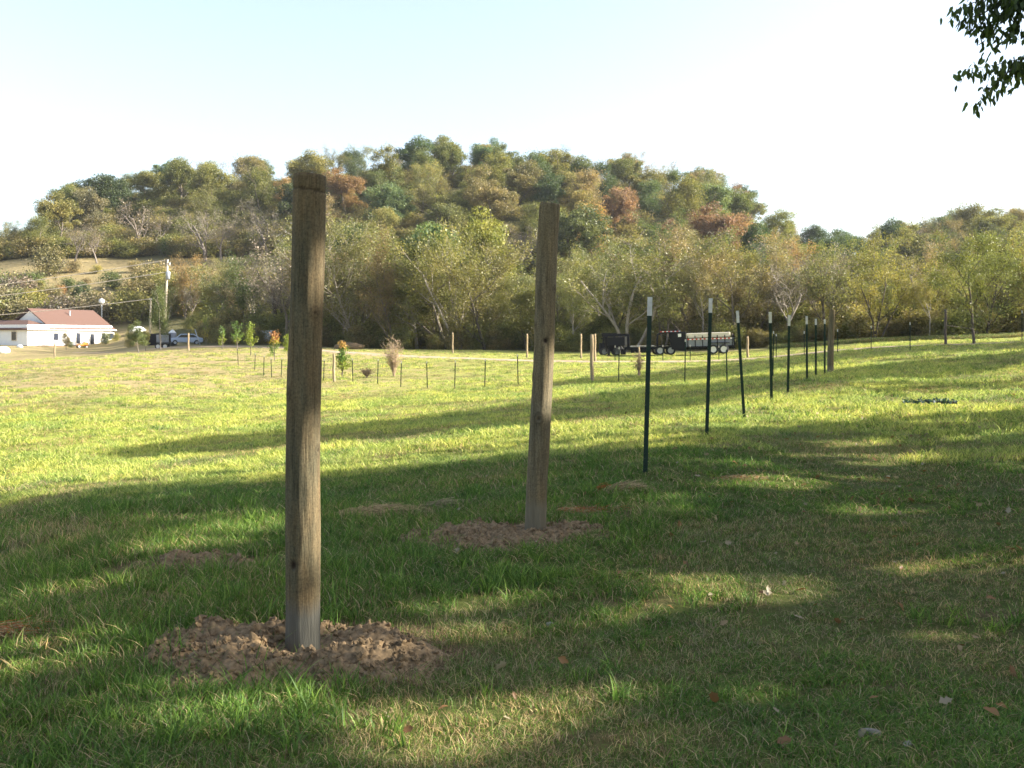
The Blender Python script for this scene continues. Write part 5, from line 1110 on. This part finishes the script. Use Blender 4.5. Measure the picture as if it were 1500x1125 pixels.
# ------------------------------------------------------------------ drooping branch at top right, part of the nearest shade tree
def hanging_branch():
    rg = random.Random(3); D = 9.2; o = treeA; m = MB(); C = []; dirs = []
    def P3(px, py, d=D): return Vector(((px - CX) / F * d, d, EYE + (HY - py) / F * d)) - baseA
    main = [Vector((-.1, 0, 4.3)), P3(1900, -160, 9.8), P3(1640, -60, 9.4), P3(1500, -20), P3(1440, 20)]
    m.tube(main, [.10, .05, .03, .014, .006], 7, cap=False)
    subs = [[P3(1640, -60, 9.4), P3(1560, 40), P3(1500, 85), P3(1455, 96), P3(1412, 102)], [P3(1500, 85), P3(1470, 112), P3(1450, 130), P3(1432, 148)], [P3(1500, -20), P3(1460, -5), P3(1425, 4), P3(1400, 15)], [P3(1440, 20), P3(1455, 45), P3(1460, 62)],
            [P3(1500, -20), P3(1490, 20), P3(1478, 48)], [P3(1560, 40), P3(1530, 70), P3(1505, 100), P3(1492, 118)], [P3(1640, -60, 9.4), P3(1580, -20), P3(1530, 20), P3(1500, 45)], [P3(1440, 20), P3(1425, 25), P3(1412, 28)], [P3(1500, -20), P3(1450, -30), P3(1420, -25)], [P3(1600, -70), P3(1540, -30), P3(1480, 5), P3(1450, 35)]]
    for s in subs: m.tube(s, [.009 * (1 - .8 * k / (len(s) - 1)) for k in range(len(s))], 5, cap=False)
    m.build('hanging_limb', M['bark_dark'], o, True)
    V = []; Q = []
    def leaf(q, L_, W, ax, sd):
        n = len(V); ax = ax.normalized(); sd = (sd - ax * sd.dot(ax)).normalized(); nn = ax.cross(sd); V.extend([q, q + ax * L_ * .3 + sd * W * .5 + nn * W * .12, q + ax * L_ * .7 + sd * W * .38 + nn * W * .12, q + ax * L_, q + ax * L_ * .7 - sd * W * .38 + nn * W * .12, q + ax * L_ * .3 - sd * W * .5 + nn * W * .12, q + ax * L_ * .5])
        Q.extend([(n, n + 1, n + 6, n + 5), (n + 1, n + 2, n + 3, n + 6), (n + 6, n + 3, n + 4, n + 5)])
    for si, s in enumerate(subs):
        for k in range(len(s) - 1):
            a, b_ = s[k], s[k + 1]; L0 = (b_ - a).length; cnt = int(L0 * (260 if si in (2, 3, 4, 7, 8, 9, 6) else 180))
            for _ in range(cnt):
                f = rg.random(); q = a + (b_ - a) * f + Vector((rg.gauss(0, .045), rg.gauss(0, .09), rg.gauss(-.02, .04)))
                leaf(q, rg.uniform(.06, .11), rg.uniform(.026, .042), Vector((rg.gauss(-.1, .45), rg.gauss(0, .45), -1)), Vector((rg.gauss(0, 1), rg.gauss(0, 1), rg.gauss(0, .3))))
    me = bpy.data.meshes.new('leaves'); me.from_pydata([tuple(v) for v in V], [], Q); me.update(); mesh_obj('leaves', me, M['leaf_shade'], o)
hanging_branch()
# twig with bluish leaves lying on the sunlit grass at right
def fallen_branch():
    p = ground_at(1366, 603); rg = random.Random(5); o = empty('fallen_branch', p + Vector((0, 0, .09))); o.scale = (1.25, 1.25, 1.25); tag(o, 'fallen leafy branch with bluish leaves on the sunlit grass at right', 'branch'); m = MB()
    m.tube([(-.34, .10, .05), (-.1, .05, .07), (.12, 0, .06), (.30, -.08, .05)], [.004, .009, .011, .013], 6); m.build('stem', M['bark_dark'], o, True)
    C = np.array([(x, .25 * -x * .55 + rg.gauss(0, .05), .05 + abs(rg.gauss(0, .03))) for x in [rg.uniform(-.36, .30) for _ in range(170)]]); V, Q = leaf_quads(C, .06, 4, .45); mesh_obj('leaves', np_mesh('branch_leaves', V, Q), leaf_mat('bluish_leaves', (0.05, 0.09, 0.085), .2, .5), o)
fallen_branch()

# ------------------------------------------------------------------ labels of the trees, each from its own colour, shape, size and neighbours
def near_words(px):
    marks = [(-1e9, 20, 'at the left edge'), (20, 105, 'above the white house'), (105, 175, 'right of the house roof'), (175, 262, 'by the utility pole'), (262, 340, 'above the first saplings'), (340, 425, 'left of the nearest post'),
             (425, 500, 'behind the nearest post'), (500, 560, 'right of the nearest post'), (560, 620, 'above the bare bush'), (620, 690, 'midway between the posts'), (690, 770, 'left of the second post'), (770, 830, 'behind the second post'),
             (830, 900, 'right of the second post'), (900, 985, 'above the flatbed trailer'), (985, 1060, 'above the dump trailer'), (1060, 1130, 'right of the dump trailer'), (1130, 1205, 'above the last green posts'), (1205, 1290, 'right of the end post'), (1290, 1370, 'left of the fence brace'), (1370, 1440, 'above the fence brace'), (1440, 1e9, 'at the right edge')]
    return next(w for a, b_, w in marks if a <= px < b_)
def zone_words(t):
    if t['zone'] == 'hill':
        if t['px'] > 1150: return 'on the far ridge'
        d = t['y'] - crest_y(t['px']); return 'on the hill crest' if d < 16 else ('high on the hill' if d < 42 else ('halfway up the hill' if d < 80 else 'low on the hill'))
    if t['zone'] == 'scrub': return 'on the golden slope'
    return 'fronting the tree line' if t['D'] < float(np.interp(t['px'], FDX, FDY)) + 9 else 'in the back tree line'
ORD = ['leftmost', 'second', 'third', 'fourth', 'fifth', 'sixth', 'seventh', 'eighth']
def label_trees():
    by = {}
    for t in TREES:
        t['words'] = (PAL[t['col']][1], SHAPE[t['kind']].replace('tree', 'bush') if t['zone'] == 'scrub' else SHAPE[t['kind']], zone_words(t), near_words(t['px'])); by.setdefault(t['words'], []).append(t)
    for w, ts in by.items():
        ts.sort(key=lambda t: t['px']); n = len(ts); base = '%s %s %s, %s' % w
        for k, t in enumerate(ts):
            pre = '' if n == 1 else ('leftmost ' if k == 0 else ('rightmost ' if k == n - 1 else ORD[k] + ' '))
            t['o']['label'] = (pre + base).replace('  ', ' '); t['o']['category'] = 'shrub' if t['zone'] == 'scrub' else 'tree'
            t['o']['group'] = {'hill': 'trees covering the wooded hill', 'line': 'trees of the tree line behind the field', 'scrub': 'bushes on the golden slope'}[t['zone']]
            if t['zone'] == 'scrub':
                for c in t['o'].children: c.name = 'stem' if c.name.startswith('trunk') else 'foliage'
    open('/tmp/count.txt', 'w').write(str(sum(t['zone'] != 'scrub' for t in TREES)))
    print('trees', len(TREES), 'label groups', len(by), 'longest', max(len(t['o']['label'].split()) for t in TREES))
label_trees()

# ------------------------------------------------------------------ thin autumn haze filling the valley
def haze():
    m = bpy.data.materials.new('haze'); m.use_nodes = True; N = m.node_tree.nodes; N.remove(N['Principled BSDF']); v = N.new('ShaderNodeVolumePrincipled'); v.inputs['Color'].default_value = (.86, .92, 1, 1); v.inputs['Density'].default_value = HAZE; v.inputs['Anisotropy'].default_value = 0.3
    m.node_tree.links.new(v.outputs[0], N['Material Output'].inputs['Volume']); b = MB(); b.box((0, 0, 35), (7200, 7200, 120)); o = b.build('haze', m); tag(o, kind='stuff')
HAZE = 0.00010
haze()
